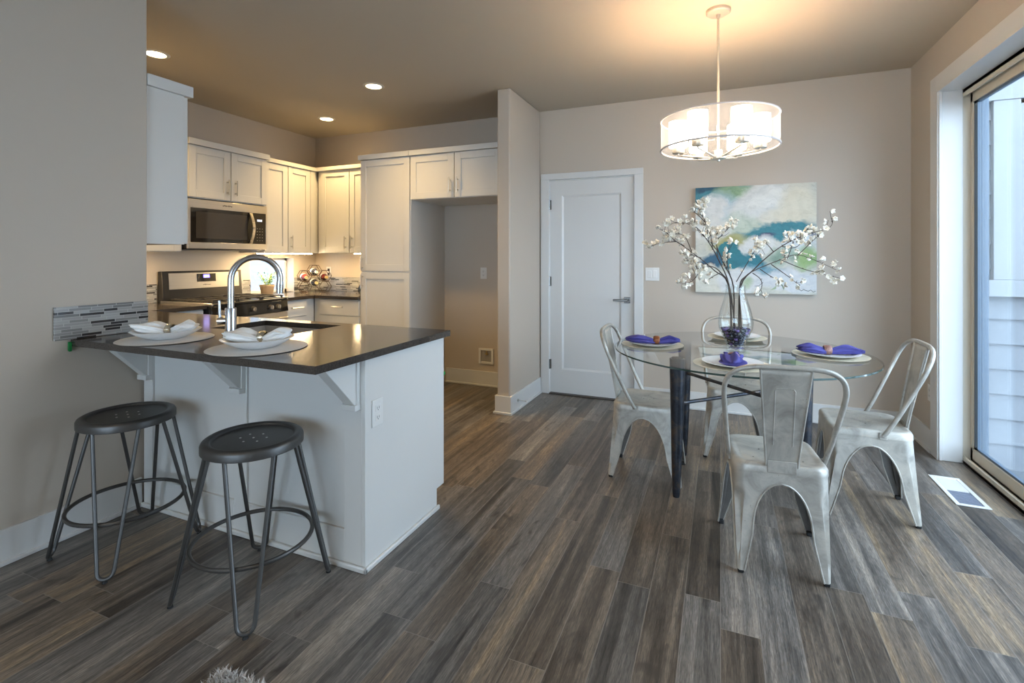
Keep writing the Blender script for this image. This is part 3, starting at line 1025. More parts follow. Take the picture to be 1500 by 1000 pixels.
mb = MB().box(PX0, PY0 - 0.028, 0, PX1 + 0.014, PY0 - 0.012, 0.022).box(PX1, PY0 - 0.028, 0, PX1 + 0.014, PY1 - 0.04, 0.022)
part('shoe_moulding', mb, M['cab'], t, bev=0.005)
for cx in (-2.750, -2.077, -1.412):
    mb = MB()
    y0 = PY0 - 0.012
    mb.prism([(cx - 0.028, y0, 0.883), (cx - 0.028, y0 - 0.195, 0.883), (cx - 0.028, y0 - 0.195, 0.868), (cx - 0.028, y0 - 0.028, 0.692), (cx - 0.028, y0, 0.692)], (0.056, 0, 0))
    mb.box(cx - 0.036, y0 - 0.020, 0.692, cx + 0.036, y0, 0.883)
    mb.box(cx - 0.036, y0 - 0.034, 0.668, cx + 0.036, y0, 0.692)
    part('bracket', mb, M['cab'], t, bev=0.002)
for a, b in ((-2.78, -2.08), (-2.076, -1.375)):
    shaker(t, 'y+', PY1, a, b, 0.12, 0.875, (b - 0.05 if a < -2.5 else a + 0.05, 0.78, 'v'))

# ---------------------------------------------------------------- worktop with sink cut-out
mb = MB()
Z0, Z1 = 0.885, 0.915
sk = (-2.56, -1.975, 1.865, 2.222)
ox0, ox1, oy0, oy1 = XL + 0.002, -1.317, 1.353, 2.302
mb.box(ox0, oy0, Z0, ox1, sk[2], Z1).box(ox0, sk[3], Z0, ox1, oy1, Z1).box(ox0, sk[2], Z0, sk[0], sk[3], Z1).box(sk[1], sk[2], Z0, ox1, sk[3], Z1)
mb.box(XK + 0.002, 1.693, Z0, ox0, oy1, Z1)
mb.box(XK + 0.002, oy1, Z0, -3.785, 2.733, Z1)
bmesh.ops.remove_doubles(mb.bm, verts=mb.bm.verts, dist=1e-5)
single('worktop', mb, M['quartz'], 'dark quartz worktop over the peninsula, with sink cut-out and bar overhang', 'worktop', smooth=0)
mb = MB()
mb.box(XK + 0.002, 3.507, Z0, -3.785, 3.87, Z1).box(XK + 0.002, 3.87, Z0, -3.238, YB - 0.002, Z1)
mb.box(XK - 0.105, KY0 + 0.004, Z0 + 0.033, XK + 0.002, KY1 - 0.004, Z1 + 0.004)
single('worktop', mb, M['quartz'], 'dark quartz worktop in the far kitchen corner under the small window', 'worktop', smooth=0)

# sink
mb = MB()
a, b, c, d = sk
bz = 0.70
for k in range(1):
    o4 = [(a - 0.02, c - 0.02), (b + 0.02, c - 0.02), (b + 0.02, d + 0.02), (a - 0.02, d + 0.02)]
    i4 = [(a + 0.002, c + 0.002), (b - 0.002, c + 0.002), (b - 0.002, d - 0.002), (a + 0.002, d - 0.002)]
    j4 = [(a + 0.02, c + 0.02), (b - 0.02, c + 0.02), (b - 0.02, d - 0.02), (a + 0.02, d - 0.02)]
    r0 = [mb.bm.verts.new((x, y, 0.8845)) for x, y in o4]
    r1 = [mb.bm.verts.new((x, y, 0.8845)) for x, y in i4]
    r2 = [mb.bm.verts.new((x, y, bz)) for x, y in j4]
    for p, q in ((r0, r1), (r1, r2)):
        for i in range(4):
            mb.face([p[i], p[(i + 1) % 4], q[(i + 1) % 4], q[i]])
    mb.face(r2)
sk_o = single('sink', mb, M['sinksteel'], 'undermounted rectangular stainless sink sunk into the peninsula worktop', 'sink', smooth=0)
so = sk_o.modifiers.new('thick', 'SOLIDIFY'); so.thickness = 0.002; so.offset = -1
part('drain', MB().lathe([(0.0, bz + 0.003), (0.03, bz + 0.003), (0.042, bz + 0.006), (0.045, bz + 0.001)], ((a + b) / 2, (c + d) / 2, 0)), M['steel'], sk_o)

# faucet
fx, fy = -2.245, 1.745
t = thing('faucet', (fx, fy, 0.9155), 'tall gooseneck pull-down faucet in brushed steel behind the sink', 'faucet')
mb = MB().lathe([(0.031, 0.9155), (0.031, 0.921), (0.026, 0.924), (0.026, 1.045), (0.0245, 1.048), (0.0, 1.048)], (fx, fy, 0))
part('body', mb, M['faucet'], t)
dirv = Vector((0.53, 0.85, 0)).normalized()
R_, zc = 0.113, 1.187
pts = [Vector((fx, fy, z)) for z in (1.04, 1.10, 1.15)]
for i in range(0, 19):
    a_ = PI - (PI * 1.04) * i / 18
    pts.append(Vector((fx, fy, zc)) + dirv * (R_ + R_ * math.cos(a_)) + Vector((0, 0, R_ * math.sin(a_))))
part('neck', MB().tube(pts, 0.0155, 16), M['faucet'], t)
e = pts[-1]; dn = (pts[-1] - pts[-2]).normalized()
part('spray_head', MB().cyl(e, e + dn * 0.016, 0.0175, 0.0185).cyl(e + dn * 0.017, e + dn * 0.062, 0.0185, 0.0165), M['faucet'], t)
hv = Vector((-0.80, -0.60, 0)).normalized()
p0 = Vector((fx, fy, 0.985))
part('handle', MB().cyl(p0 + hv * 0.02, p0 + hv * 0.058, 0.019).cyl(p0 + hv * 0.048 + Vector((0, 0, 0.01)), p0 + hv * 0.052 + Vector((0, 0, 0.10)), 0.0075, 0.006), M['faucet'], t)

# ---------------------------------------------------------------- backsplashes
TH = 0.155
single('backsplash', MB().box(XL + 0.001, 1.287, Z1 + 0.002, XL + 0.011, 1.689, Z1 + TH), M['tile_y'], 'strip-mosaic backsplash on the dining wall above the peninsula end', 'backsplash', 'strip-mosaic backsplashes', smooth=0)
single('backsplash', MB().box(XK + 0.001, 1.70, Z1 + 0.002, XK + 0.010, 2.735, Z1 + TH), M['tile_y'], 'strip-mosaic backsplash on the range wall, near side of the range', 'backsplash', 'strip-mosaic backsplashes', smooth=0)
single('backsplash', MB().box(XK + 0.001, 3.505, Z1 + 0.002, XK + 0.010, KY0 - 0.002, Z1 + TH), M['tile_y'], 'narrow strip-mosaic backsplash between the range and the small window', 'backsplash', 'strip-mosaic backsplashes', smooth=0)
single('backsplash', MB().box(XK + 0.001, KY1 + 0.002, Z1 + 0.002, XK + 0.010, YB - 0.011, Z1 + TH), M['tile_y'], 'narrow strip-mosaic backsplash between the small window and the corner', 'backsplash', 'strip-mosaic backsplashes', smooth=0)
single('backsplash', MB().box(XK + 0.001, YB - 0.010, Z1 + 0.002, -3.24, YB - 0.001, Z1 + TH), M['tile_x'], 'strip-mosaic backsplash on the back wall behind the wine rack', 'backsplash', 'strip-mosaic backsplashes', smooth=0)

# ---------------------------------------------------------------- range
ry0, ry1 = 2.742, 3.500
t = rng = thing('gas_range', (-4.08, 3.12, 0), 'stainless and black freestanding gas range with a blue clock display', 'range')
part('body', MB().box(XK + 0.012, ry0, 0.02, -3.775, ry1, 0.905), M['black'], t, bev=0.003)
mb = MB().box(XK + 0.012, ry0, 0.905, -3.745, ry1, 0.922)
part('cooktop', mb, M['black'], t, bev=0.004)
for y_ in (ry0 - 0.003, ry1 - 0.012):
    part('cooktop_rim', MB().box(XK + 0.05, y_, 0.907, -3.74, y_ + 0.015, 0.930), M['steel'], t, bev=0.003)
for k in range(3):
    a = ry0 + 0.03 + k * 0.236
    b = a + 0.226
    mb = MB()
    for x in (-4.25, -4.03, -3.81):
        mb.box(x - 0.006, a, 0.938, x + 0.006, b, 0.950)
    for y in (a + 0.006, (a + b) / 2, b - 0.006):
        mb.box(-4.29, y - 0.006, 0.936, -3.77, y + 0.006, 0.948)
    for x in (-4.28, -3.78):
        for y in (a + 0.006, b - 0.006):
            mb.box(x - 0.007, y - 0.006, 0.921, x + 0.007, y + 0.006, 0.937)
    part('grate', mb, M['iron'], t, bev=0.002)
    for x in (-4.16, -3.91):
        part('burner', MB().lathe([(0.045, 0.922), (0.045, 0.928), (0.03, 0.934), (0.0, 0.935)], (x, (a + b) / 2, 0), 20), M['iron'], t)
# back guard
part('back_guard', MB().prism([(XK + 0.012, ry0, 0.905), (XK + 0.085, ry0, 0.905), (XK + 0.075, ry0, 1.0), (XK + 0.060, ry0, 1.178), (XK + 0.012, ry0, 1.178)], (0, ry1 - ry0, 0)), M['black'], t, bev=0.004)


def guard_pt(y, z, w=0.0):
    k = (z - 1.0) / 0.178
    return (XK + 0.075 - 0.015 * k + w, y, z)


def guard_panel(y0, y1, z0, z1, w0, w1):
    mb = MB()
    mb.prism([guard_pt(y0, z0, w0), guard_pt(y0, z0, w1), guard_pt(y0, z1, w1), guard_pt(y0, z1, w0)], (0, y1 - y0, 0))
    return mb


part('steel_fascia', guard_panel(ry0 + 0.055, ry1 - 0.035, 1.022, 1.160, -0.002, 0.004), M['steel'], t)
cp = part('control_panel', guard_panel(3.045, 3.225, 1.078, 1.150, 0.004, 0.006), M['blackglass'], t)
part('display', guard_panel(3.105, 3.165, 1.112, 1.142, 0.006, 0.007), M['display'], cp)
mb = guard_panel(3.117, 3.124, 1.119, 1.135, 0.007, 0.0075)
for y0_, y1_ in ((3.128, 3.139), (3.143, 3.154)):
    for (za, zb) in ((1.119, 1.1215), (1.126, 1.1285), (1.1325, 1.135)):
        mb.prism([guard_pt(y0_, za, 0.007), guard_pt(y0_, za, 0.0075), guard_pt(y0_, zb, 0.0075), guard_pt(y0_, zb, 0.007)], (0, y1_ - y0_, 0))
    for ya in (y0_, y1_ - 0.0025):
        mb.prism([guard_pt(ya, 1.119, 0.007), guard_pt(ya, 1.119, 0.0075), guard_pt(ya, 1.135, 0.0075), guard_pt(ya, 1.135, 0.007)], (0, 0.0025, 0))
part('clock_digits', mb, M['digits'], cp)
mb = MB()
for i in range(7):
    y = 3.10 + i * 0.011
    mb.prism([guard_pt(y, 1.047 + 0.002 * math.sin(i * 2.1), 0.004), guard_pt(y, 1.047, 0.0048), guard_pt(y, 1.054 + 0.003 * math.sin(i), 0.0048), guard_pt(y, 1.053, 0.004)], (0, 0.007, 0))
part('logo', mb, M['logo'], t)
# knob panel, oven door
part('knob_panel', MB().prism([(-3.775, ry0, 0.80), (-3.735, ry0, 0.80), (-3.750, ry0, 0.900), (-3.775, ry0, 0.900)], (0, ry1 - ry0, 0)), M['blackglass'], t, bev=0.003)
for y in (2.82, 2.90, 3.12, 3.30, 3.38):
    part('knob', MB().cyl((-3.743, y, 0.852), (-3.715, y, 0.850), 0.021, 0.018).box(-3.718, y - 0.004, 0.832, -3.706, y + 0.004, 0.868), M['steel'], t)
mb = MB().box(-3.775, ry0 + 0.002, 0.20, -3.742, ry1 - 0.002, 0.795)
od = part('oven_door', mb, M['steel'], t, bev=0.003)
part('oven_window', MB().box(-3.742, ry0 + 0.12, 0.34, -3.740, ry1 - 0.12, 0.66), M['blackglass'], od)
part('oven_handle', MB().cyl((-3.695, ry0 + 0.05, 0.745), (-3.695, ry1 - 0.05, 0.745), 0.011).cyl((-3.742, ry0 + 0.09, 0.745), (-3.695, ry0 + 0.09, 0.745), 0.008).cyl((-3.742, ry1 - 0.09, 0.745), (-3.695, ry1 - 0.09, 0.745), 0.008), M['steel'], od)
part('warming_drawer', MB().box(-3.775, ry0 + 0.002, 0.03, -3.742, ry1 - 0.002, 0.194), M['steel'], t, bev=0.003)

# ---------------------------------------------------------------- microwave
t = thing('microwave', (-4.2, 3.12, 1.36), 'stainless over-the-range microwave with curved handle, hung under a short cabinet', 'microwave')
my0, my1, mz0, mz1, mx = 2.745, 3.518, 1.362, 1.788, -4.03
part('body', MB().box(XK + 0.002, my0, mz0 + 0.012, mx - 0.02, my1, mz1), M['black'], t, bev=0.002)
part('vent_base', MB().box(XK + 0.002, my0, mz0, mx - 0.03, my1, mz0 + 0.012), M['black'], t)
mb = MB()
dz0, dz1 = mz0 + 0.062, mz1 - 0.075
mb.box(mx - 0.02, my0, mz1 - 0.075, mx, my1, mz1 - 0.003).box(mx - 0.02, my0, mz0 + 0.010, mx, my1, dz0)
mb.box(mx - 0.02, my0, dz0, mx, my0 + 0.022, dz1).box(mx - 0.02, my1 - 0.014, dz0, mx, my1, dz1)
part('steel_front', mb, M['steel'], t, bev=0.002)
dr = part('door', MB().box(mx - 0.02, my0 + 0.022, dz0, mx - 0.003, my1 - 0.16, dz1), M['blackglass'], t)
part('window', MB().box(mx - 0.003, my0 + 0.07, dz0 + 0.035, mx - 0.002, my1 - 0.215, dz1 - 0.03), simple('smoked_window', (0.045, 0.04, 0.036), 0.07, var=0.05), dr)
pts = []
for i in range(13):
    k = i / 12
    z = dz0 + 0.005 + k * (dz1 - dz0 - 0.01)
    w = 0.006 + 0.042 * math.sin(PI * k)
    pts.append((mx + w, my1 - 0.185, z))
mb = MB()
prev = None
for x, y, z in pts:
    r_ = [mb.bm.verts.new(p) for p in ((x - 0.004, y - 0.014, z), (x + 0.004, y - 0.014, z), (x + 0.004, y + 0.014, z), (x - 0.004, y + 0.014, z))]
    if prev:
        for i in range(4):
            mb.face([prev[i], prev[(i + 1) % 4], r_[(i + 1) % 4], r_[i]])
    else:
        mb.face(r_[::-1])
    prev = r_
mb.face(prev)
part('handle', mb, M['nickel'], dr)
cp = part('control_panel', MB().box(mx - 0.02, my1 - 0.155, dz0, mx - 0.003, my1 - 0.014, dz1), M['blackglass'], t)
part('display', MB().box(mx - 0.003, my1 - 0.11, dz1 - 0.078, mx - 0.002, my1 - 0.055, dz1 - 0.058), emit('pale_display', (0.65, 0.72, 0.9), 0.5), cp)
mb = MB()
for i in range(3):
    for j in range(5):
        mb.box(mx - 0.003, my1 - 0.112 + i * 0.028, dz0 + 0.03 + j * 0.028, mx - 0.0022, my1 - 0.103 + i * 0.028, dz0 + 0.034 + j * 0.028)
part('buttons', mb, simple('panel_print', (0.35, 0.34, 0.32), 0.5, var=0.05), cp)
mb = MB()
for i in range(7):
    mb.box(mx, 3.055 + i * 0.0135, mz1 - 0.044 + 0.003 * (i % 2), mx + 0.0006, 3.065 + i * 0.0135, mz1 - 0.034 + 0.002 * ((i * 5) % 3))
part('logo', mb, M['logo'], t)

# ---------------------------------------------------------------- strip lights
US = 'lit strips under the wall cabinets'
for (x0, y0, x1, y1, z, lb) in ((-4.20, 3.54, -4.10, 4.17, 1.345, 'lit strip light under the cabinet above the small window'),
                                (-3.60, 4.24, -3.25, 4.33, 1.345, 'lit strip light under the cabinet beside the pantry'),
                                (-4.20, 2.02, -4.10, 2.45, 1.345, 'lit strip light under the cabinet before the microwave')):
    t = thing('strip_light', ((x0 + x1) / 2, (y0 + y1) / 2, z - 0.014), lb, 'lamp', US)
    part('housing', MB().box(x0, y0, z - 0.006, x1, y1, z - 0.001), M['plastic'], t)
    part('diffuser', MB().box(x0 + 0.004, y0 + 0.004, z - 0.014, x1 - 0.004, y1 - 0.004, z - 0.006), M['strip'], t)

# ---------------------------------------------------------------- downlights
DL = [((-3.59, 2.22), 'lit recessed downlight in the ceiling beside the wall end'), ((-2.62, 3.327), 'lit recessed downlight in mid ceiling, the one nearest the partition wall'), ((-3.68, 3.93), 'lit recessed downlight in the ceiling over the kitchen corner')]
def downlight(x, y, lb, grp, watts, col):
    t = thing('downlight', (x, y, CE), lb, 'lamp', grp)
    part('trim_ring', MB().lathe([(0.060, CE - 0.001), (0.062, CE - 0.006), (0.078, CE - 0.004), (0.085, CE - 0.0005)], (x, y, 0), 32, caps=False), M['plastic'], t)
    part('lens', MB().lathe([(0.0, CE - 0.003), (0.061, CE - 0.003), (0.061, CE - 0.001), (0.0, CE - 0.001)], (x, y, 0), 32), M['lens'], t)
    ld = bpy.data.lights.new('downlight_lamp', 'SPOT')
    ld.energy = watts
    ld.color = col
    ld.spot_size = math.radians(135)
    ld.spot_blend = 1.0
    ld.shadow_soft_size = 0.06
    lo = bpy.data.objects.new('downlight_lamp', ld)
    COL.objects.link(lo)
    lo.parent = t
    lo.location = (0, 0, -0.02)


for (x, y), lb in DL:
    downlight(x, y, lb, 'recessed downlights over the kitchen', DOWNLIGHT_W * 4, WARM)
for x, y in ((-1.7, -0.6), (0.2, -0.6), (-1.7, -2.4), (0.2, -2.4)):  # unseen fill lamps, added behind the camera to brighten the room
    downlight(x, y, 'added unseen fill downlight in the ceiling behind the camera', 'added fill downlights behind the camera', FILL_W, (1.0, 0.76, 0.48))

# ================================================================== CHANDELIER
hx, hy = -0.012, 3.06
t = thing('chandelier', (hx, hy, CE), 'six-light nickel chandelier in a sheer white drum over the dining table', 'lamp')
part('canopy', MB().lathe([(0.066, CE - 0.001), (0.066, CE - 0.016), (0.060, CE - 0.022), (0.012, CE - 0.026), (0.010, CE - 0.045), (0.0, CE - 0.045)], (hx, hy, 0), 36), M['champagne'], t)
part('rod', MB().cyl((hx, hy, 1.87), (hx, hy, CE - 0.03), 0.007, n=12), M['champagne'], t)
part('hub', MB().lathe([(0.0, 1.842), (0.008, 1.843), (0.010, 1.852), (0.040, 1.856), (0.042, 1.866), (0.022, 1.870), (0.022, 1.905), (0.0, 1.905)], (hx, hy, 0), 28), M['champagne'], t)
RS = 0.215
for k in range(6):
    a = math.radians(62 + 60 * k)
    cx, cy = hx + RS * math.cos(a), hy + RS * math.sin(a)
    dv = Vector((math.cos(a), math.sin(a), 0))
    c0 = Vector((hx, hy, 0))
    ar = part('arm', MB().tube([c0 + dv * 0.03 + Vector((0, 0, 1.864)), c0 + dv * 0.10 + Vector((0, 0, 1.874)), c0 + dv * (RS - 0.012) + Vector((0, 0, 1.888)), c0 + dv * RS + Vector((0, 0, 1.891)), c0 + dv * RS + Vector((0, 0, 1.904))], 0.005, 8), M['champagne'], t)
    part('socket', MB().lathe([(0.0, 1.902), (0.031, 1.902), (0.033, 1.905), (0.033, 1.938), (0.0, 1.938)], (cx, cy, 0), 24), M['champagne'], ar)
    part('glass_shade', MB().lathe([(0.0, 1.940), (0.050, 1.940), (0.052, 1.944), (0.052, 2.085), (0.047, 2.085), (0.047, 1.948), (0.0, 1.946)], (cx, cy, 0), 28), M['shade'], ar)
for k in range(6):          # the bulbs' light leaving the open tops
    a = math.radians(62 + 60 * k)
    ld = bpy.data.lights.new('bulb', 'POINT')
    ld.energy = 1.2
    ld.color = (1.0, 0.86, 0.66)
    ld.shadow_soft_size = 0.02
    lo = bpy.data.objects.new('bulb', ld)
    COL.objects.link(lo)
    lo.parent = t
    lo.location = (RS * math.cos(a), RS * math.sin(a), 2.05 - CE)
dt, db = 2.085, 1.917
part('drum_shade', MB().lathe([(0.312, db), (0.312, dt)], (hx, hy, 0), 72, caps=False), M['sheer'], t)
for z, r_ in ((dt, 0.0045), (db, 0.0055)):
    part('drum_hoop', MB().tube([(hx + 0.312 * math.cos(2 * PI * i / 72), hy + 0.312 * math.sin(2 * PI * i / 72), z) for i in range(72)], r_, 8, closed=True), M['hem'], t)
mb = MB()
for a in (0.5, 0.5 + 2.094, 0.5 + 4.189):
    mb.cyl((hx + 0.02 * math.cos(a), hy + 0.02 * math.sin(a), db + 0.055), (hx + 0.311 * math.cos(a), hy + 0.311 * math.sin(a), db + 0.055), 0.0025, n=8)
part('spider', mb, M['hem'], t)

# ================================================================== STOOLS
def make_stool(label):
    t = thing('bar_stool', (0, 0, 0), label, 'stool', 'metal bar stools at the peninsula')
    mb = MB()
    R = 0.182
    holes = [(-0.045, -0.022, 0.0045), (-0.045, 0.022, 0.0045), (0.0, -0.045, 0.0045), (0.0, 0.0, 0.0045), (0.0, 0.045, 0.0045), (0.045, -0.022, 0.0045), (0.045, 0.022, 0.0045)]
    inner = circle(0, 0, 0.142, 48)
    ov = mb.plate_with_holes(inner, [], 0.592)
    prof = [(0.1435, 0.592), (0.147, 0.594), (0.150, 0.600), (0.158, 0.604), (0.170, 0.603), (0.178, 0.598), (R, 0.590), (R, 0.566), (0.179, 0.564), (0.179, 0.575)]
    prev = ov
    for r, z in prof:
        rg = [mb.bm.verts.new((r * math.cos(2 * PI * i / 48), r * math.sin(2 * PI * i / 48), z)) for i in range(48)]
        for i in range(48):
            mb.face([prev[i], prev[(i + 1) % 48], rg[(i + 1) % 48], rg[i]])
        prev = rg
    s_ = part('seat', mb, M['gun'], t, local=True)
    so = s_.modifiers.new('sheet', 'SOLIDIFY'); so.thickness = 0.002; so.offset = -1
    es = s_.modifiers.new('crisp', 'EDGE_SPLIT'); es.split_angle = math.radians(40)
    for x_, y_, r_ in holes:  # small pale raised dots at the listed hole positions
        part('pale_dot', MB().lathe([(0.0, 0.591), (r_, 0.5915), (r_ * 0.8, 0.5932), (0.0, 0.5938)], (x_, y_, 0), 12), M['pale_dot'], t, local=True)
    for k in range(4):
        a = PI / 4 + PI / 2 * k
        rad, tan = Vector((math.cos(a), math.sin(a), 0)), Vector((-math.sin(a), math.cos(a), 0))
        top = [rad * 0.148 + tan * (s * 0.082) + Vector((0, 0, 0.585)) for s in (1, -1)]
        fr, fz = 0.276, 0.040
        pts = [top[0]]
        for i in range(9):
            b = PI * i / 8
            pts.append(rad * (fr - 0.008 * (1 - math.sin(b))) + tan * (0.028 * math.cos(b)) + Vector((0, 0, fz - 0.026 * math.sin(b))))
        pts.append(top[1])
        # denser straights
        full = [pts[0], pts[0].lerp(pts[1], 0.5)] + pts[1:-1] + [pts[-1].lerp(pts[-2], 0.5), pts[-1]]
        lg = part('leg', MB().tube(full, 0.0078, 10), M['gun'], t, local=True)
        part('foot', MB().cyl(rad * fr + Vector((0, 0, 0.0)), rad * fr + Vector((0, 0, 0.010)), 0.010, 0.008, n=12), M['rubber'], lg, local=True)
    zr = 0.205
    rr = 0.276 + (0.148 - 0.276) * (zr / 0.585) - 0.017
    part('foot_ring', MB().tube([(rr * math.cos(2 * PI * i / 56), rr * math.sin(2 * PI * i / 56), zr) for i in range(56)], 0.0085, 10, closed=True), M['gun'], t, local=True)
    return t


stool = make_stool('backless round gunmetal bar stool between the other stool and the wall')
stool.location = (-2.462, 1.402, 0)
dup(stool, (-1.690, 1.412, 0), 0, 'backless round gunmetal bar stool in front of the peninsula, away from the wall')

# ================================================================== DINING CHAIRS
def make_chair(label):
    t = thing('dining_chair', (0, 0, 0), label, 'chair', 'distressed metal chairs around the glass table')
    H = 0.178
    # pan seat with rolled edge and drain holes
    mb = MB()
    holes = [(x * 0.028, y * 0.028, 0.0042) for x, y in ((0, 0), (1, 0.6), (-1, 0.6), (0, 1.3), (0, -1.3), (1, -0.7), (-1, -0.7), (2.0, 0), (-2.0, 0))]
    holes += [(sx * 0.095, -0.10, 0.0042) for sx in (-1, 1)]
    prev = mb.plate_with_holes(rsquare(0.140, 0.05), holes, 0.4475)
    for h, r, z in ((0.1415, 0.0508, 0.4475), (0.150, 0.055, 0.449), (0.160, 0.056, 0.4515), (0.168, 0.056, 0.451), (0.175, 0.056, 0.446), (0.179, 0.056, 0.438), (0.180, 0.056, 0.415), (0.178, 0.055, 0.414)):
        rg = [mb.bm.verts.new((x, y, z)) for x, y in rsquare(h, r)]
        n = len(rg)
        for i in range(n):
            mb.face([prev[i], prev[(i + 1) % n], rg[(i + 1) % n], rg[i]])
        prev = rg
    s_ = part('seat', mb, M['chair'], t, local=True, smooth=50)
    so = s_.modifiers.new('sheet', 'SOLIDIFY'); so.thickness = 0.002; so.offset = -1
    es = s_.modifiers.new('crisp', 'EDGE_SPLIT'); es.split_angle = math.radians(40)
    # pressed sheet legs: each leg runs up into the apron, arched between legs
    for sx in (-1, 1):
        for sy in (-1, 1):
            fxw = 0.205 if sy > 0 else 0.170
            fyw = 0.205
            mb = MB()
            rows = []
            zs = [0.425, 0.40, 0.385, 0.375, 0.370, 0.362, 0.350, 0.335, 0.315, 0.29, 0.26, 0.23, 0.20, 0.16, 0.12, 0.09, 0.06, 0.035, 0.014]
            edgeA, edgeB = [], []
            for z in zs:
                k = (0.425 - z) / 0.411
                k2 = k ** 1.2
                hx_ = 0.1775 + (fxw - 0.1775) * k2
                hy_ = 0.1775 + (fyw - 0.1775) * k2
                rc = 0.055 + (0.014 - 0.055) * min(1, k * 1.15)

                def wid(h):
                    if z >= 0.375:
                        return h
                    s = min(1, (0.375 - z) / 0.20)
                    full = h - 0.064
                    L_ = h - full * math.sqrt(max(0, 1 - (1 - s) ** 2))
                    if z < 0.175:
                        L_ = 0.064 + (0.026 - 0.064) * (0.175 - z) / 0.161
                    return L_
                La, Lb = wid(hy_), wid(hx_)
                La, Lb = max(La, rc + 0.006), max(Lb, rc + 0.006)
                row = []
                for i in range(5):
                    q = i / 5
                    row.append((hx_, hy_ - La + (La - rc) * q))
                win = max(0.0, min(1.0, (z - 0.05) / 0.06)) * max(0.0, min(1.0, (0.345 - z) / 0.05))
                for i in range(9):
                    a = PI / 2 * i / 8
                    pull = 0.017 * win * (max(0, math.sin(PI * (i - 1) / 6)) ** 0.6 if 1 <= i <= 7 else 0)
                    rx = rc - pull
                    row.append((hx_ - rc + rx * math.cos(a), hy_ - rc + rx * math.sin(a)))
                for i in range(1, 6):
                    q = i / 5
                    row.append((hx_ - rc - (Lb - rc) * q, hy_))
                pr_ = [(sx * x, sy * y, z) for x, y in row]
                rows.append([mb.bm.verts.new(p) for p in pr_])
                if z <= 0.375:
                    edgeA.append(pr_[0]); edgeB.append(pr_[-1])
            for A, B in zip(rows, rows[1:]):
                for i in range(len(A) - 1):
                    mb.face([A[i], A[i + 1], B[i + 1], B[i]])
            lg = part('leg', mb, [M['chair'], M['leg_shade']], t, local=True, smooth=50)
            if sum(p.normal.x * p.center.x + p.normal.y * p.center.y for p in lg.data.polygons) < 0:
                lg.data.flip_normals()
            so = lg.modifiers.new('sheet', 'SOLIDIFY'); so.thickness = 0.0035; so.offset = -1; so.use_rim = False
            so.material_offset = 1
            bd = MB().tube(edgeA, 0.0042, 6).tube(edgeB, 0.0042, 6)
            part('rolled_edge', bd, M['chair'], lg, local=True)
            cxf, cyf = sx * (fxw - 0.014), sy * (fyw - 0.014)
            part('foot', MB().box(cxf - 0.0115, cyf - 0.0115, 0.0, cxf + 0.0115, cyf + 0.0115, 0.018), M['rubber'], lg, bev=0.004, local=True)
    mb = MB()
    for s in (-1, 1):
        mb.box(-0.004, -0.225, 0.368, 0.004, 0.225, 0.382)
        mb.bm.verts.ensure_lookup_table()
        for v in mb.bm.verts[-8:]:
            v.co = Matrix.Rotation(s * PI / 4, 3, 'Z') @ v.co
    part('cross_brace', mb, M['darkbar'], t, local=True)
    # tube back
    half = [(0.186, -0.045, 0.428), (0.190, -0.066, 0.462), (0.200, -0.105, 0.54), (0.212, -0.155, 0.65), (0.220, -0.193, 0.735), (0.218, -0.212, 0.780), (0.203, -0.230, 0.820), (0.172, -0.243, 0.847), (0.130, -0.2505, 0.860), (0.085, -0.2535, 0.865), (0.04, -0.255, 0.866)]
    P = [Vector(p) for p in half]
    full = P + [Vector((0, -0.255, 0.866))] + [Vector((-p.x, p.y, p.z)) for p in reversed(P)]
    dense = []
    for i in range(len(full) - 1):
        p0 = full[max(0, i - 1)]; p1 = full[i]; p2 = full[i + 1]; p3 = full[min(len(full) - 1, i + 2)]
        for q in (0, 0.34, 0.67):
            dense.append(0.5 * ((2 * p1) + (p2 - p0) * q + (2 * p0 - 5 * p1 + 4 * p2 - p3) * q * q + (3 * p1 - p0 - 3 * p2 + p3) * q ** 3))
    dense.append(full[-1])
    bf = part('back_frame', MB().tube(dense, 0.0105, 12), M['chair'], t, local=True)
    for s in (-1, 1):
        part('bracket', MB().box(s * 0.180, -0.062, 0.412, s * 0.1875, -0.030, 0.446), M['chair'], bf, bev=0.002, local=True)
    # splat
    def sp(k):
        y = -0.176 - 0.016 * math.sin(PI * k * 0.5) - 0.060 * k ** 1.3
        return y, 0.446 + 0.414 * k, 0.058 + 0.035 * k
    mb = MB()
    rows = []
    N = 14
    for i in range(N + 1):
        y, z, w = sp(i / N)
        rows.append([mb.bm.verts.new((w * x, y + 0.004 * (1 - x * x) * 0.0 + (0.010 if abs(x) == 1 else 0), z)) for x in (-1, -0.985, -0.6, -0.3, 0, 0.3, 0.6, 0.985, 1)])
    for A, B in zip(rows, rows[1:]):
        for i in range(len(A) - 1):
            mb.face([A[i], A[i + 1], B[i + 1], B[i]])
    spl = part('splat', mb, M['chair'], t, local=True, smooth=30)
    so = spl.modifiers.new('sheet', 'SOLIDIFY'); so.thickness = 0.003; so.offset = 0
    for q in (-1, 1):
        part('rolled_edge', MB().tube([(q * sp(i / 14)[2], sp(i / 14)[0] - 0.001, sp(i / 14)[1]) for i in range(15)], 0.0042, 8), M['chair'], spl, local=True)
    em = []
    for i in range(0, 11):
        y, z, w = sp(0.22 + 0.56 * i / 10)
        em.append((-0.036, y - 0.001, z))
    y, z, w = sp(0.80)
    em += [(-0.030, y - 0.001, z), (0, y - 0.001, z + 0.002), (0.030, y - 0.001, z)]
    for i in range(10, -1, -1):
        y, z, w = sp(0.22 + 0.56 * i / 10)
        em.append((0.036, y - 0.001, z))
    mb = MB().tube(em, 0.0028, 6)
    part('embossed_outline', mb, M['chair'], spl, local=True)
    y, z, w = sp(0.0)
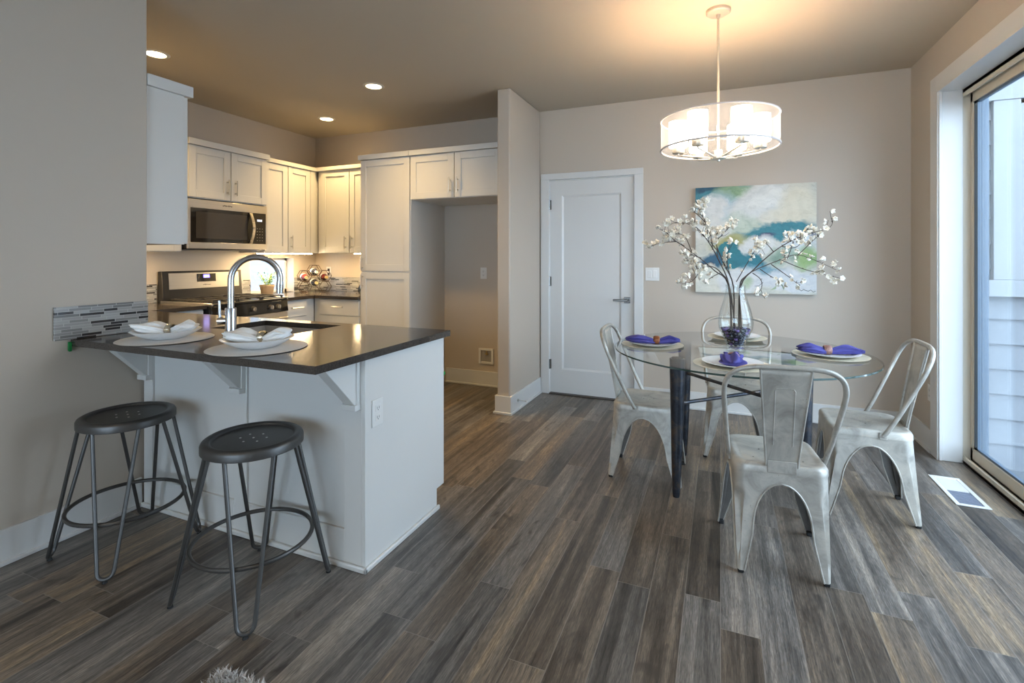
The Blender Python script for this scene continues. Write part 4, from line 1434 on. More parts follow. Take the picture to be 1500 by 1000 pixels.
    part('mount', MB().box(-0.055, y - 0.006, 0.418, 0.055, y + 0.004, 0.47), M['chair'], t, bev=0.003, local=True)
    return t


chair = make_chair('distressed pale metal dining chair standing with its broad splat back to the camera')
chair.location = (0.212, 2.474, 0)
chair.rotation_euler = (0, 0, math.radians(6.0))
dup(chair, (0.686, 3.118, 0), math.radians(89.5), 'distressed pale metal dining chair beside the sliding glass door')
dup(chair, (-0.409, 3.108, 0), math.radians(-90), 'distressed pale metal dining chair on the white-door side of the table')
dup(chair, (0.098, 3.672, 0), math.radians(180), 'distressed pale metal dining chair against the back wall, behind the glass table')

# ================================================================== TABLE
tx, ty, TZ = 0.083, 3.150, 0.770
t = thing('dining_table', (tx, ty, 0), 'round glass-topped dining table on four dark patinated steel legs', 'table')
R = 0.685
mb = MB()
n = 96
rt = [mb.bm.verts.new((tx + (R - 0.012) * math.cos(2 * PI * i / n), ty + (R - 0.012) * math.sin(2 * PI * i / n), TZ)) for i in range(n)]
r2 = [mb.bm.verts.new((tx + R * math.cos(2 * PI * i / n), ty + R * math.sin(2 * PI * i / n), TZ - 0.004)) for i in range(n)]
r3 = [mb.bm.verts.new((tx + R * math.cos(2 * PI * i / n), ty + R * math.sin(2 * PI * i / n), TZ - 0.012)) for i in range(n)]
r4 = [mb.bm.verts.new((tx + (R - 0.003) * math.cos(2 * PI * i / n), ty + (R - 0.003) * math.sin(2 * PI * i / n), TZ - 0.014)) for i in range(n)]
mb.face(rt)
mb.mi = 2
mb.face(r4[::-1])
for A, B, m_ in ((rt, r2, 0), (r2, r3, 1), (r3, r4, 1)):
    mb.mi = m_
    for i in range(n):
        mb.face([A[i], A[(i + 1) % n], B[(i + 1) % n], B[i]])
part('glass_top', mb, [M['tableglass'], M['tableedge'], M['tableunder']], t, smooth=20)
LX, LY = 0.300, 0.306
for sx, sy in ((-1, -1), (1, -1), (1, 1), (-1, 1)):
    cx, cy = tx + sx * LX, ty + sy * LY
    mb = MB()
    prev = None
    rings = []
    for z, r_, o_ in ((0.0, 0.016, 0.006), (0.02, 0.019, 0.005), (0.20, 0.026, 0.003), (0.45, 0.033, 0.0), (0.70, 0.038, 0.0), (0.750, 0.039, 0.0)):
        ring = []
        for i in range(16):       # rounded outside, two flats meeting in a fold
            a = 2 * PI * i / 16
            rad = r_ * (1.0 if i % 8 else 1.06)
            ring.append(mb.bm.verts.new((cx + sx * o_ + rad * math.cos(a), cy + sy * o_ + rad * 0.85 * math.sin(a), z)))
        rings.append(ring)
    mb.skin(rings)
    lg = part('leg', mb, M['patina'], t, smooth=50)
    part('pad', MB().lathe([(0.0, 0.750), (0.030, 0.750), (0.030, 0.7555), (0.0, 0.7555)], (cx, cy, 0), 20), M['rubber'], lg)
for i, (s, z) in enumerate(((1, 0.505), (-1, 0.545))):
    mb = MB().tube([(tx - LX, ty - s * LY, z), (tx, ty, z), (tx + LX, ty + s * LY, z)], 0.010, 10)
    part('stretcher', mb, M['patina'], t)

# ---------------------------------------------------------------- table setting
def charger(x, y, label):
    mb = MB().lathe([(0.0, TZ + 0.0012), (0.155, TZ + 0.0012), (0.178, TZ + 0.007), (0.180, TZ + 0.009), (0.177, TZ + 0.0095), (0.150, TZ + 0.0045), (0.0, TZ + 0.0045)], (x, y, 0), 56)
    return single('charger_plate', mb, M['charger'], label, 'charger', 'champagne chargers on the glass table')


def plate(x, y, label):
    z = TZ + 0.0052
    mb = MB().lathe([(0.0, z), (0.085, z), (0.098, z + 0.004), (0.138, z + 0.016), (0.140, z + 0.018), (0.136, z + 0.0185), (0.098, z + 0.0075), (0.084, z + 0.0045), (0.0, z + 0.0045)], (x, y, 0), 56)
    return single('dinner_plate', mb, M['porcelain'], label, 'plate', 'white dinner plates on the glass table')


def napkin(name, x, y, z, rz, L, spread, pinch, mat, label, group, seed, ring_at=0.55, hgt=0.030, tail=1.0, lift=0.009, edge=0.135):
    """a cloth drawn through a ring: pinched at the ring, fanned and folded at both ends"""
    rd = random.Random(seed)
    mb = MB()
    N, K = 26, 44
    ph = [rd.uniform(0, 6.28) for _ in range(6)]
    rings = []
    for i in range(N + 1):
        k = i / N
        if k < ring_at:
            q = (ring_at - k) / ring_at
            w = pinch + (spread - pinch) * (q ** 0.75)
            if q > 0.72:
                w *= math.sqrt(max(0.05, 1 - ((q - 0.72) / 0.30) ** 2))
        else:
            q = (k - ring_at) / (1 - ring_at)
            w = pinch + (spread * 0.78 * tail - pinch) * (q ** 0.8)
            if q > 0.75:
                w *= math.sqrt(max(0.06, 1 - ((q - 0.75) / 0.27) ** 2))
        h = hgt * (0.55 + 0.45 * min(1, abs(k - ring_at) * 4)) * (1.0 if q < 0.6 else 1.0 - 0.6 * ((q - 0.6) / 0.4) ** 1.3)
        ring = []
        for j in range(K):
            a = 2 * PI * j / K
            ca, sa = math.cos(a), math.sin(a)
            fold = 0.30 * math.sin(5 * a + ph[0] + 1.3 * k) + 0.20 * math.sin(9 * a + ph[1] - 2.6 * k) + 0.10 * math.sin(14 * a + ph[2] + 4 * k)
            am = 0.75 if q > 0.15 else 0.4
            rr_ = 1 + am * fold * (0.3 + 0.7 * max(0.0, sa * 0.8 + 0.4))
            px = (k - ring_at) * L + 0.010 * math.sin(3 * a + ph[3]) * q
            py = w * ca * rr_ + 0.010 * math.sin(5 * k + ph[4])
            pz = h * (0.5 + 0.5 * sa * rr_) if sa > 0 else h * (0.5 + 0.5 * sa)
            ring.append(mb.bm.verts.new((px, py, z + max(0.0005, pz) + lift * min(1.15, math.hypot(px + (ring_at - 0.5) * L, py) / edge) ** 3)))
        rings.append(ring)
    mb.skin(rings)
    Rm = Matrix.Translation((x, y, 0)) @ Matrix.Rotation(rz, 4, 'Z')
    mb.bm.transform(Rm)
    o = single(name, mb, mat, label, 'napkin', group, smooth=80)
    return o


def napkin_ring(x, y, z, rz, r, w, mat, label, group, hs=0.8):
    mb = MB()
    n = 28
    prof = [(r, -w), (r + 0.004, -w * 0.7), (r + 0.005, 0), (r + 0.004, w * 0.7), (r, w), (r - 0.003, w * 0.8), (r - 0.003, -w * 0.8)]
    rings = []
    for i in range(n):
        a = 2 * PI * i / n
        rings.append([mb.bm.verts.new((px, rr_ * math.cos(a), hs * rr_ * math.sin(a))) for rr_, px in prof])
    m = len(prof)
    for i in range(n):
        A, B = rings[i], rings[(i + 1) % n]
        for j in range(m):
            mb.face([A[j], A[(j + 1) % m], B[(j + 1) % m], B[j]])
    zz = z + hs * (r + 0.005)
    mb.bm.transform(Matrix.Translation((x, y, zz)) @ Matrix.Rotation(rz, 4, 'Z'))
    return single('napkin_ring', mb, mat, label, 'napkin ring', group)


settings = [(-0.378, 3.085, 'on the white-door side of the table', 8, 0.58, 'copperbead', 11),
            (0.052, 2.660, 'nearest the camera on the glass table', 84, 0.72, 'mixbead', 5),
            (0.540, 3.115, 'by the sliding door side of the table', 2, 0.46, 'mixbead', 23),
            (0.098, 3.585, 'behind the vase on the glass table', 92, 0.5, 'mixbead', 31)]
NZ = TZ + 0.0105
for x, y, wh, rot, ra, rm, sd in settings:
    charger(x, y, 'round champagne charger ' + wh)
    plate(x, y, 'white dinner plate on its charger, ' + wh)
    rz = math.radians(rot)
    L = 0.30 if sd != 5 else 0.19
    dx, dy = (ra - 0.5) * L * math.cos(rz), (ra - 0.5) * L * math.sin(rz)
    zz = NZ + 0.001
    napkin('napkin', x + dx, y + dy, zz, rz, L, 0.048 if sd != 5 else 0.064, 0.021, M['violet'], 'violet-blue cloth napkin drawn through a ring, ' + wh, 'violet napkins on the glass table', sd, ra, 0.046 if sd != 5 else 0.050, 1.0 if sd != 23 else 0.9)
    napkin_ring(x + dx, y + dy, zz - 0.003, rz, 0.027, 0.018, M[rm], ('copper-coloured' if rm == 'copperbead' else 'brown beaded') + ' napkin ring round the violet napkin ' + wh, 'napkin rings on the glass table')

# bar settings
for bx, by, wh, sd in ((-2.405, 1.535, 'at the tiled wall end of the bar', 3), (-1.812, 1.535, 'at the outer corner end of the bar', 9)):
    z = Z1 + 0.0008
    single('placemat', MB().lathe([(0.0, z), (0.192, z), (0.196, z + 0.002), (0.192, z + 0.004), (0.0, z + 0.004)], (bx, by, 0), 64), M['mat'], 'round woven pale placemat ' + wh, 'placemat', 'woven placemats on the bar')
    z2 = z + 0.0048
    single('dinner_bowl', MB().lathe([(0.0, z2), (0.070, z2), (0.078, z2 + 0.003), (0.112, z2 + 0.018), (0.140, z2 + 0.036), (0.143, z2 + 0.039), (0.139, z2 + 0.040), (0.108, z2 + 0.024), (0.074, z2 + 0.009), (0.0, z2 + 0.008)], (bx, by, 0), 60), M['porcelain'], 'wide shallow white bowl holding a white napkin ' + wh, 'bowl', 'white bowls on the bar')
    rz = math.radians(22)
    dx, dy = 0.02 * math.cos(rz), 0.02 * math.sin(rz)
    napkin('napkin', bx + dx, by + dy, z2 + 0.018, rz, 0.255, 0.078, 0.022, M['linen'], 'white napkin in a ring in the bowl ' + wh, 'white napkins on the bar', sd + 40, 0.58, 0.050, 1.0, 0.020, 0.122)
    napkin_ring(bx + dx, by + dy, z2 + 0.016, rz, 0.027, 0.015, M['silverring'], 'champagne-silver napkin ring round the white napkin ' + wh, 'napkin rings on the bar')

# ---------------------------------------------------------------- vase, stones, blossom branches
vx, vy = 0.078, 3.07
VB = TZ + 0.0008
vt = thing('vase', (vx, vy, VB), 'clear glass vase of dark stones and blossom branches on the dining table', 'vase')
vp = [(0.0, 0.0), (0.046, 0.0), (0.050, 0.004), (0.049, 0.012), (0.046, 0.030), (0.054, 0.055), (0.072, 0.092), (0.088, 0.130), (0.092, 0.160), (0.089, 0.195), (0.078, 0.240), (0.064, 0.285), (0.054, 0.325), (0.050, 0.355), (0.052, 0.372)]
prof = [(r, VB + z) for r, z in vp] + [(r - 0.003, VB + z) for r, z in reversed(vp[4:])] + [(0.0, VB + 0.030)]
part('glass_body', MB().lathe(prof, (vx, vy, 0), 56), M['glass'], vt, smooth=60)


def vr(z):
    for (r0, z0), (r1, z1) in zip(vp[4:], vp[5:]):
        if z0 <= z <= z1:
            return r0 + (r1 - r0) * (z - z0) / (z1 - z0)
    return 0.04


stone_me = {}
rd = random.Random(12)
for k in range(3):
    mb = MB()
    mb.ball((0, 0, 0), (0.0125, 0.010, 0.0075), 12, 8)
    for v in mb.bm.verts:
        v.co *= 1 + rd.uniform(-0.12, 0.12)
    o = link_mesh('glass_stone', mb, [M['stone1'], M['stone3'], M['stone2']][k], 80)
    stone_me[k] = o
placed = []
lay = 0.0415
first = {}
cnt = 0
while lay < 0.128 and cnt < 110:
    rmax = vr(lay) - 0.0185
    rr_ = rmax
    while rr_ > -0.001:
        m_ = max(1, int(2 * PI * max(rr_, 0.0) / 0.0225))
        ph = rd.uniform(0, 6.28)
        for j in range(m_):
            a = ph + 2 * PI * j / m_
            top = lay > 0.105
            k = rd.choice([0, 0, 0, 1, 0, 2] if not top else [0, 1, 2, 1, 0, 2])
            if k not in first:
                o = stone_me[k]; first[k] = True
            else:
                o = stone_me[k].copy(); COL.objects.link(o)
            o.location = (vx + max(rr_, 0) * math.cos(a), vy + max(rr_, 0) * math.sin(a), VB + lay + rd.uniform(-0.001, 0.001))
            o.rotation_euler = (rd.uniform(-0.4, 0.4), rd.uniform(-0.4, 0.4), rd.uniform(0, 6.28))
            tag(o, ['glossy blue-black glass stone lying in the clear vase', 'glossy grey glass stone lying in the clear vase', 'glossy violet glass stone lying in the clear vase'][k], 'stone', ['blue-black stones in the vase', 'grey stones in the vase', 'violet stones in the vase'][k])
            cnt += 1
        rr_ -= 0.0235
    lay += 0.0165

# blossom and bud meshes
def blossom_mesh(seed, open_=0.5):
    rd = random.Random(seed)
    mb = MB()
    for p in range(5):
        a = 2 * PI * p / 5 + rd.uniform(-0.15, 0.15)
        L = 0.0165 * rd.uniform(0.85, 1.15)
        W = 0.0088 * rd.uniform(0.9, 1.15)
        rows = []
        for i in range(6):
            k = i / 5
            w = W * math.sin(PI * min(0.96, 0.10 + 0.86 * k)) ** 0.8
            rr_ = L * k + 0.0012
            z = open_ * L * (k ** 1.6) + 0.001
            row = []
            for s in (-1, -0.4, 0.4, 1):
                x, y, zz = rr_, w * s, z + 0.0035 * s * s + rd.uniform(-0.0006, 0.0006)
                row.append(mb.bm.verts.new((x * math.cos(a) - y * math.sin(a), x * math.sin(a) + y * math.cos(a), zz)))
            rows.append(row)
        for A, B in zip(rows, rows[1:]):
            for i in range(3):
                mb.face([A[i], A[i + 1], B[i + 1], B[i]])
    mb.mi = 1
    mb.ball((0, 0, 0.003), (0.0026, 0.0026, 0.003), 8, 5)
    me_o = link_mesh('blossom', mb, [M['petal'], M['pollen']], 80)
    so = me_o.modifiers.new('petal_thickness', 'SOLIDIFY'); so.thickness = 0.0006
    return me_o


protos = [blossom_mesh(s, o) for s, o in ((1, 0.35), (2, 0.7), (3, 1.3), (4, 0.5))]
pused = set()
YAW = math.atan2(305.5, 730)
RV, FV = Vector((math.cos(YAW), math.sin(YAW), 0)), Vector((-math.sin(YAW), math.cos(YAW), 0))
NECK = Vector((vx, vy, VB + 0.352))


def spray(label, twigs, nbl, seed):
    """twigs: first = main stem; each a list of (sideways, depth, height) in metres from the vase neck"""
    rd = random.Random(seed)
    t = thing('blossom_branch', (vx, vy, VB + 0.06), label, 'branch', 'white blossom branches in the vase')
    mb = MB()
    lines = []
    for i, tw in enumerate(twigs):
        P = [NECK + RV * a + FV * b + Vector((0, 0, c)) for a, b, c in tw]
        dense = []
        for k in range(len(P) - 1):
            p0 = P[max(0, k - 1)]; p1 = P[k]; p2 = P[k + 1]; p3 = P[min(len(P) - 1, k + 2)]
            for j in range(4):
                q = j / 4
                dense.append(0.5 * ((2 * p1) + (p2 - p0) * q + (2 * p0 - 5 * p1 + 4 * p2 - p3) * q * q + (3 * p1 - p0 - 3 * p2 + p3) * q ** 3))
        dense.append(P[-1])
        r0 = 0.0042 if i == 0 else 0.0026
        mb.tube(dense, [r0 + (0.0011 - r0) * k / (len(dense) - 1) for k in range(len(dense))], 7)
        for k in range(4 if i else 14, len(dense), 2):       # bud stubs
            d = Vector((rd.uniform(-1, 1), rd.uniform(-1, 1), rd.uniform(-0.2, 1))).normalized()
            mb.cyl(dense[k], dense[k] + d * 0.011, 0.0011, 0.0018, 5)
        lines.append((dense, i))
        for k in range(6 if i else int(len(dense) * 0.6), len(dense) - 1, 3):       # short side twigs
            tg = (dense[k + 1] - dense[k]).normalized()
            sd = (RV * rd.uniform(-1, 1) + Vector((0, 0, rd.uniform(-0.5, 1))) + FV * rd.uniform(-0.6, 0.6)).normalized()
            d = (tg * 0.9 + sd * 0.8).normalized()
            ln = rd.uniform(0.03, 0.065)
            tw_ = [dense[k], dense[k] + d * ln * 0.5, dense[k] + (d + Vector((0, 0, 0.25))).normalized() * ln]
            mb.tube(tw_, [0.0016, 0.0013, 0.0009], 6)
            lines.append(([tw_[0], tw_[1], tw_[1].lerp(tw_[2], 0.5), tw_[2]], 1))
    part('stem', mb, M['twig'], t, smooth=60)
    cand = []
    for dense, i in lines:
        a = int(len(dense) * (0.55 if i == 0 else 0.30))
        for k in range(a, len(dense)):
            cand.append((dense[k], (dense[k] - dense[k - 1]).normalized()))
        cand += [(dense[-1], (dense[-1] - dense[-2]).normalized())] * 2
    for j in range(nbl):
        p, tg = rd.choice(cand)
        d = Vector((rd.uniform(-1, 1), rd.uniform(-1, 1), rd.uniform(-0.6, 1.0)))
        d = (d - tg * d.dot(tg) * 0.5).normalized()
        k = rd.choice([0, 0, 1, 1, 2, 3])
        if k not in pused:
            o = protos[k]; pused.add(k)
        else:
            o = protos[k].copy(); COL.objects.link(o)
        o.parent = t
        o.location = p + d * 0.008 - ORI[t]
        o.rotation_euler = d.to_track_quat('Z', 'Y').to_euler()
        s = rd.uniform(0.55, 1.0)
        o.scale = (s, s, s)
    return t


def foot(a, b):
    return (a, b, -0.262)


S = 1 / 262.0


def px(pts, d0, d1, off=(0, 0)):
    """photo-plane offsets of the twig, drawn out in depth from d0 to d1"""
    n = len(pts)
    return [((u - 1073) * S, d0 + (d1 - d0) * i / max(1, n - 1), (422 - v) * S) for i, (u, v) in enumerate(pts)]


spray('tallest blossom branch, rising up beside the white door', [
    [foot(-0.02, 0.01)] + px([(1064, 420), (1045, 378), (1030, 355), (1013, 336), (996, 326), (986, 330)], 0.0, -0.10),
    px([(1030, 355), (1021, 325), (1010, 313), (1003, 300)], -0.04, -0.14), px([(1022, 346), (1007, 330), (993, 325), (978, 326)], -0.05, 0.02),
    px([(1045, 378), (1046, 352), (1050, 335)], -0.02, 0.05), px([(1021, 325), (1004, 314), (995, 313)], -0.07, -0.16), px([(1036, 365), (1036, 345), (1030, 330), (1028, 322)], -0.03, 0.04)], 86, 1)
spray('blossom branch arching out towards the light switch', [
    [foot(-0.03, -0.02)] + px([(1062, 416), (1045, 396), (1025, 377), (992, 352), (978, 347)], 0.0, 0.10),
    px([(992, 352), (970, 354), (953, 361)], 0.06, 0.12), px([(1002, 359), (985, 350), (972, 340), (957, 333)], 0.05, -0.02),
    px([(1025, 377), (1005, 372), (990, 371)], 0.03, -0.06), px([(1012, 367), (1000, 345), (984, 341)], 0.04, 0.0)], 72, 2)
spray('low blossom branch drooping before the light switch', [
    [foot(-0.01, -0.03)] + px([(1064, 419), (1050, 400), (1035, 390), (1018, 391), (1007, 400), (995, 410), (978, 412)], 0.0, -0.16),
    px([(1035, 390), (1012, 382), (998, 381)], -0.05, 0.0), px([(1048, 398), (1030, 405), (1018, 413)], -0.03, -0.10), px([(1018, 391), (1008, 396), (1001, 386)], -0.07, -0.14)], 46, 3)
spray('upright middle blossom branch leaning across the painting', [
    [foot(0.0, 0.03)] + px([(1070, 420), (1057, 385), (1047, 355), (1058, 342), (1070, 330), (1082, 323)], 0.0, 0.06),
    px([(1060, 392), (1058, 372), (1056, 360)], 0.0, -0.06), px([(1074, 412), (1086, 388), (1098, 365), (1102, 360)], 0.0, -0.05), px([(1052, 370), (1040, 352), (1042, 338)], 0.02, 0.06), px([(1065, 402), (1063, 385), (1066, 375)], 0.0, 0.05)], 60, 4)
spray('long blossom branch sweeping up over the dark band of the painting', [
    [foot(0.02, 0.0)] + px([(1080, 420), (1100, 392), (1125, 368), (1147, 353), (1170, 343), (1200, 333), (1203, 320)], 0.0, -0.08),
    px([(1125, 368), (1116, 355), (1108, 362)], -0.03, 0.02), px([(1147, 353), (1135, 343)], -0.05, -0.1), px([(1158, 348), (1172, 336), (1182, 337)], -0.06, -0.02), px([(1136, 360), (1150, 362), (1160, 350)], -0.04, -0.10)], 58, 5)
spray('longest blossom branch reaching out towards the sliding door', [
    [foot(0.03, -0.01)] + px([(1079, 421), (1090, 404), (1110, 393), (1145, 380), (1175, 372), (1214, 385), (1242, 397)], 0.0, 0.10),
    px([(1172, 373), (1190, 352), (1198, 341)], 0.05, 0.0), px([(1145, 380), (1170, 392), (1195, 400), (1217, 406)], 0.03, -0.06), px([(1128, 386), (1150, 405), (1160, 417)], 0.02, -0.05), px([(1110, 393), (1125, 405), (1135, 410)], 0.01, -0.04), px([(1155, 378), (1166, 360), (1173, 352)], 0.04, 0.10), px([(1098, 399), (1108, 408), (1108, 420), (1100, 429)], 0.0, -0.04)], 76, 6)

# ---------------------------------------------------------------- painting
px0, px1, pz0, pz1 = -0.196, 0.691, 1.005, 1.885
t = thing('painting', ((px0 + px1) / 2, YB - 0.03, pz0), 'square frameless abstract painting of pale petals over teal on the back wall', 'painting')
part('canvas', MB().box(px0, YB - 0.040, pz0, px1, YB - 0.001, pz1), M['canvas'], t, smooth=0)
part('painted_face', MB().box(px0, YB - 0.0412, pz0, px1, YB - 0.040, pz1), M['paint'], t, smooth=0)
mb = MB()
sg = [(0.555 + 0.016 * i, YB - 0.0418, 1.045 + 0.008 * math.sin(i * 2.4) - 0.0016 * i) for i in range(9)]
mb.tube(sg, 0.0022, 5)
part('signature', mb, M['logo'], t)

# ---------------------------------------------------------------- electrical plates
def outlet(label, ax, f, u, z, slots='duplex', w=0.070, h=0.115, name='outlet', cat='outlet', group=None):
    t = thing(name, upt(ax, f, u, z - h / 2, 0), label, cat, group)
    mb = MB(); ubox(mb, ax, f, u - w / 2, u + w / 2, z - h / 2, z + h / 2, 0.0005, 0.006)
    part('cover_plate', mb, M['plastic'], t, bev=0.002)
    if slots == 'duplex':
        for dz in (-0.0195, 0.0195):
            mb = MB(); ubox(mb, ax, f, u - 0.0165, u + 0.0165, z + dz - 0.014, z + dz + 0.014, 0.006, 0.008)
            rc = part('receptacle', mb, M['plastic'], t, bev=0.002)
            mb = MB()
            for du in (-0.007, 0.005):
                ubox(mb, ax, f, u + du, u + du + 0.002, z + dz - 0.004, z + dz + 0.006, 0.008, 0.0083)
            ubox(mb, ax, f, u - 0.002, u + 0.002, z + dz - 0.010, z + dz - 0.006, 0.008, 0.0083)
            part('slots', mb, M['darkslot'], rc)
    elif slots == 'dark':
        for dz in (-0.024, 0.024):
            mb = MB(); ubox(mb, ax, f, u - 0.016, u + 0.016, z + dz - 0.015, z + dz + 0.015, 0.006, 0.009)
            part('receptacle', mb, M['darkslot'], t, bev=0.002)
    else:
        n_ = slots
        for k in range(n_):
            uu = u + (k - (n_ - 1) / 2) * 0.046
            mb = MB(); ubox(mb, ax, f, uu - 0.0165, uu + 0.0165, z - 0.033, z + 0.033, 0.006, 0.009)
            part('rocker', mb, M['plastic'], t, bev=0.002)
    return t


outlet('white duplex outlet on the end panel of the peninsula', 'x+', PX1, 1.737, 0.640)
outlet('white outlet with dark sockets on the kitchen back wall', 'y-', YB, -4.215, 1.128, 'dark', 0.066, 0.12)
outlet('white duplex outlet inside the empty fridge alcove', 'y-', YB, -2.21, 1.138)
mbo = outlet('white duplex outlet low on the wall beside the sliding door casing', 'x+', XR - 0.0085, 4.168, 0.39)
for o in mbo.children_recursive:          # faces the room
    o.data.transform(Matrix.Scale(-1, 4, Vector((1, 0, 0))))
    o.data.flip_normals()
mbo.location.x = XR
outlet('white double rocker light switch on the back wall beside the white door', 'y-', YB, -0.556, 1.150, 2, 0.118, 0.115, 'light_switch', 'light switch')

# recessed water box in the alcove
wx, wz = -2.180, 0.302
t = thing('water_supply_box', (wx, YB, wz - 0.075), 'white recessed water supply box low on the fridge alcove wall', 'supply box')
mb = MB()
for a, b, c, d in ((-0.082, -0.058, -0.078, 0.078), (0.058, 0.082, -0.078, 0.078), (-0.058, 0.058, 0.056, 0.078), (-0.058, 0.058, -0.078, -0.056)):
    mb.box(wx + a, YB - 0.012, wz + c, wx + b, YB - 0.0005, wz + d)
part('flange', mb, M['plastic'], t, bev=0.002)
part('recess', MB().box(wx - 0.058, YB - 0.003, wz - 0.056, wx + 0.058, YB - 0.0005, wz + 0.056), M['boxin'], t)
part('valve', MB().cyl((wx + 0.005, YB - 0.008, wz + 0.056), (wx + 0.005, YB - 0.008, wz + 0.012), 0.006).box(wx - 0.012, YB - 0.016, wz + 0.020, wx + 0.022, YB - 0.006, wz + 0.030), M['brass'], t)

# spring door stop
mb = MB()
dsx, dsy, dsz = SX1 + 0.0145, 3.93, 0.085
mb.cyl((dsx, dsy, dsz), (dsx + 0.008, dsy, dsz), 0.011)
mb.tube([(dsx + 0.006 + 0.062 * i / 60, dsy + 0.0055 * math.cos(i * 1.25), dsz + 0.0055 * math.sin(i * 1.25)) for i in range(61)], 0.0015, 6)
o = single('door_stop', mb, M['nickel'], 'small metal spring door stop on the baseboard of the partition wall', 'door stop')
part('tip', MB().cyl((dsx + 0.067, dsy, dsz), (dsx + 0.082, dsy, dsz), 0.008), M['plastic'], o)

# floor register
vx0, vx1, vy0, vy1 = 1.140, 1.288, 3.310, 3.700
t = thing('floor_register', ((vx0 + vx1) / 2, (vy0 + vy1) / 2, 0), 'white metal heating register in the floor before the sliding door', 'vent')
mb = MB()
fw = 0.022
mb.box(vx0, vy0, 0.0005, vx1, vy0 + fw, 0.006).box(vx0, vy1 - fw, 0.0005, vx1, vy1, 0.006).box(vx0, vy0 + fw, 0.0005, vx0 + fw, vy1 - fw, 0.006).box(vx1 - fw, vy0 + fw, 0.0005, vx1, vy1 - fw, 0.006)
part('frame', mb, M['plastic'], t, bev=0.002)
mb = MB()
ym = (vy0 + vy1) / 2
mb.box(vx0 + fw, ym, 0.0005, vx1 - fw, vy1 - fw, 0.003)
for i in range(15):
    y = ym + 0.006 + i * 0.0105
    mb.box(vx0 + fw, y, 0.003, vx1 - fw, y + 0.007, 0.0048)
part('closed_louver', mb, M['plastic'], t)
mb = MB().box(vx0 + fw, vy0 + fw, 0.0004, vx1 - fw, ym, 0.0012)
ol = part('open_louver', mb, simple('register_slate', (0.13, 0.15, 0.20), 0.5, var=0.1), t)
mb = MB()
for i in range(10):
    y = vy0 + fw + 0.008 + i * 0.0165
    mb.box(vx0 + fw, y, 0.0012, vx1 - fw, y + 0.005, 0.004)
part('slats', mb, simple('register_slat', (0.24, 0.26, 0.32), 0.5, var=0.1), ol)

# ---------------------------------------------------------------- counter things
t = thing('potted_plant', (-4.29, 3.745, Z1 + 0.001), 'small green plant in a tan pot on the sill of the kitchen window', 'plant')
qx, qy, qz = -4.29, 3.745, Z1 + 0.001
part('pot', MB().lathe([(0.0, qz), (0.052, qz), (0.054, qz + 0.003), (0.068, qz + 0.082), (0.072, qz + 0.084), (0.074, qz + 0.102), (0.068, qz + 0.102), (0.064, qz + 0.085), (0.0, qz + 0.085)], (qx, qy, 0), 32), M['terra'], t)
part('soil', MB().lathe([(0.0, qz + 0.086), (0.063, qz + 0.086), (0.060, qz + 0.092), (0.0, qz + 0.094)], (qx, qy, 0), 24), M['soil'], t)
mb = MB()
rd = random.Random(4)
for i in range(26):
    a = rd.uniform(0, 6.28); ln = rd.uniform(0.08, 0.19); r0 = rd.uniform(0, 0.04)
    b = Vector((qx + r0 * math.cos(a), qy + r0 * math.sin(a), qz + 0.09))
    tip = b + Vector((math.cos(a) * ln * 0.42, math.sin(a) * ln * 0.42, ln * 0.86))
    mb.tube([b, b.lerp(tip, 0.5) + Vector((0, 0, 0.008)), tip], 0.0014, 5)
    for j in range(6):
        k = 0.25 + 0.75 * j / 5
        p = b.lerp(tip, k)
        la = rd.uniform(0, 6.28)
        d = Vector((math.cos(la), math.sin(la), rd.uniform(0.1, 0.9))).normalized()
        sd = d.cross(Vector((0, 0, 1))).normalized()
        l_, w_ = rd.uniform(0.018, 0.032), rd.uniform(0.006, 0.009)
        up = sd.cross(d) * 0.002
        pts = [p, p + d * l_ * 0.45 + sd * w_, p + d * l_, p + d * l_ * 0.45 - sd * w_]
        v = [mb.bm.verts.new(q) for q in pts]
        c_ = mb.bm.verts.new(p + d * l_ * 0.5 + up)
        for q in range(4):
            mb.face([v[q], v[(q + 1) % 4], c_])
part('foliage', mb, M['leaf'], t, smooth=0)

# wine rack: honeycomb of six-sided rings, turned across the corner
wy0, wy1 = -0.075, 0.075
HA = 0.068
hh = HA * math.sqrt(3) / 2
zb = 0.004 + hh
WR = (-4.12, 4.215, Z1 + 0.001)
WRZ = math.radians(54)
cells = [(-1.5 * HA, zb), (1.5 * HA, zb), (-1.5 * HA, zb + 2 * hh), (1.5 * HA, zb + 2 * hh), (0, zb + 3 * hh)]
mid = (0, zb + hh)
t = thing('wine_rack', WR, 'bronze honeycomb wine rack standing in the kitchen corner', 'wine rack', rz=WRZ)
for cx, cz in cells:
    mb = MB()
    r_ = HA - 0.0035
    for y in (wy0, wy1):
        mb.tube([(cx + r_ * math.cos(PI / 3 * i), y, cz + r_ * math.sin(PI / 3 * i)) for i in range(6)], 0.0035, 6, closed=True)
    for i in range(6):
        a = PI / 3 * i
        mb.cyl((cx + r_ * math.cos(a), wy0, cz + r_ * math.sin(a)), (cx + r_ * math.cos(a), wy1, cz + r_ * math.sin(a)), 0.003, n=6)
    part('cell', mb, M['wire'], t, local=True)


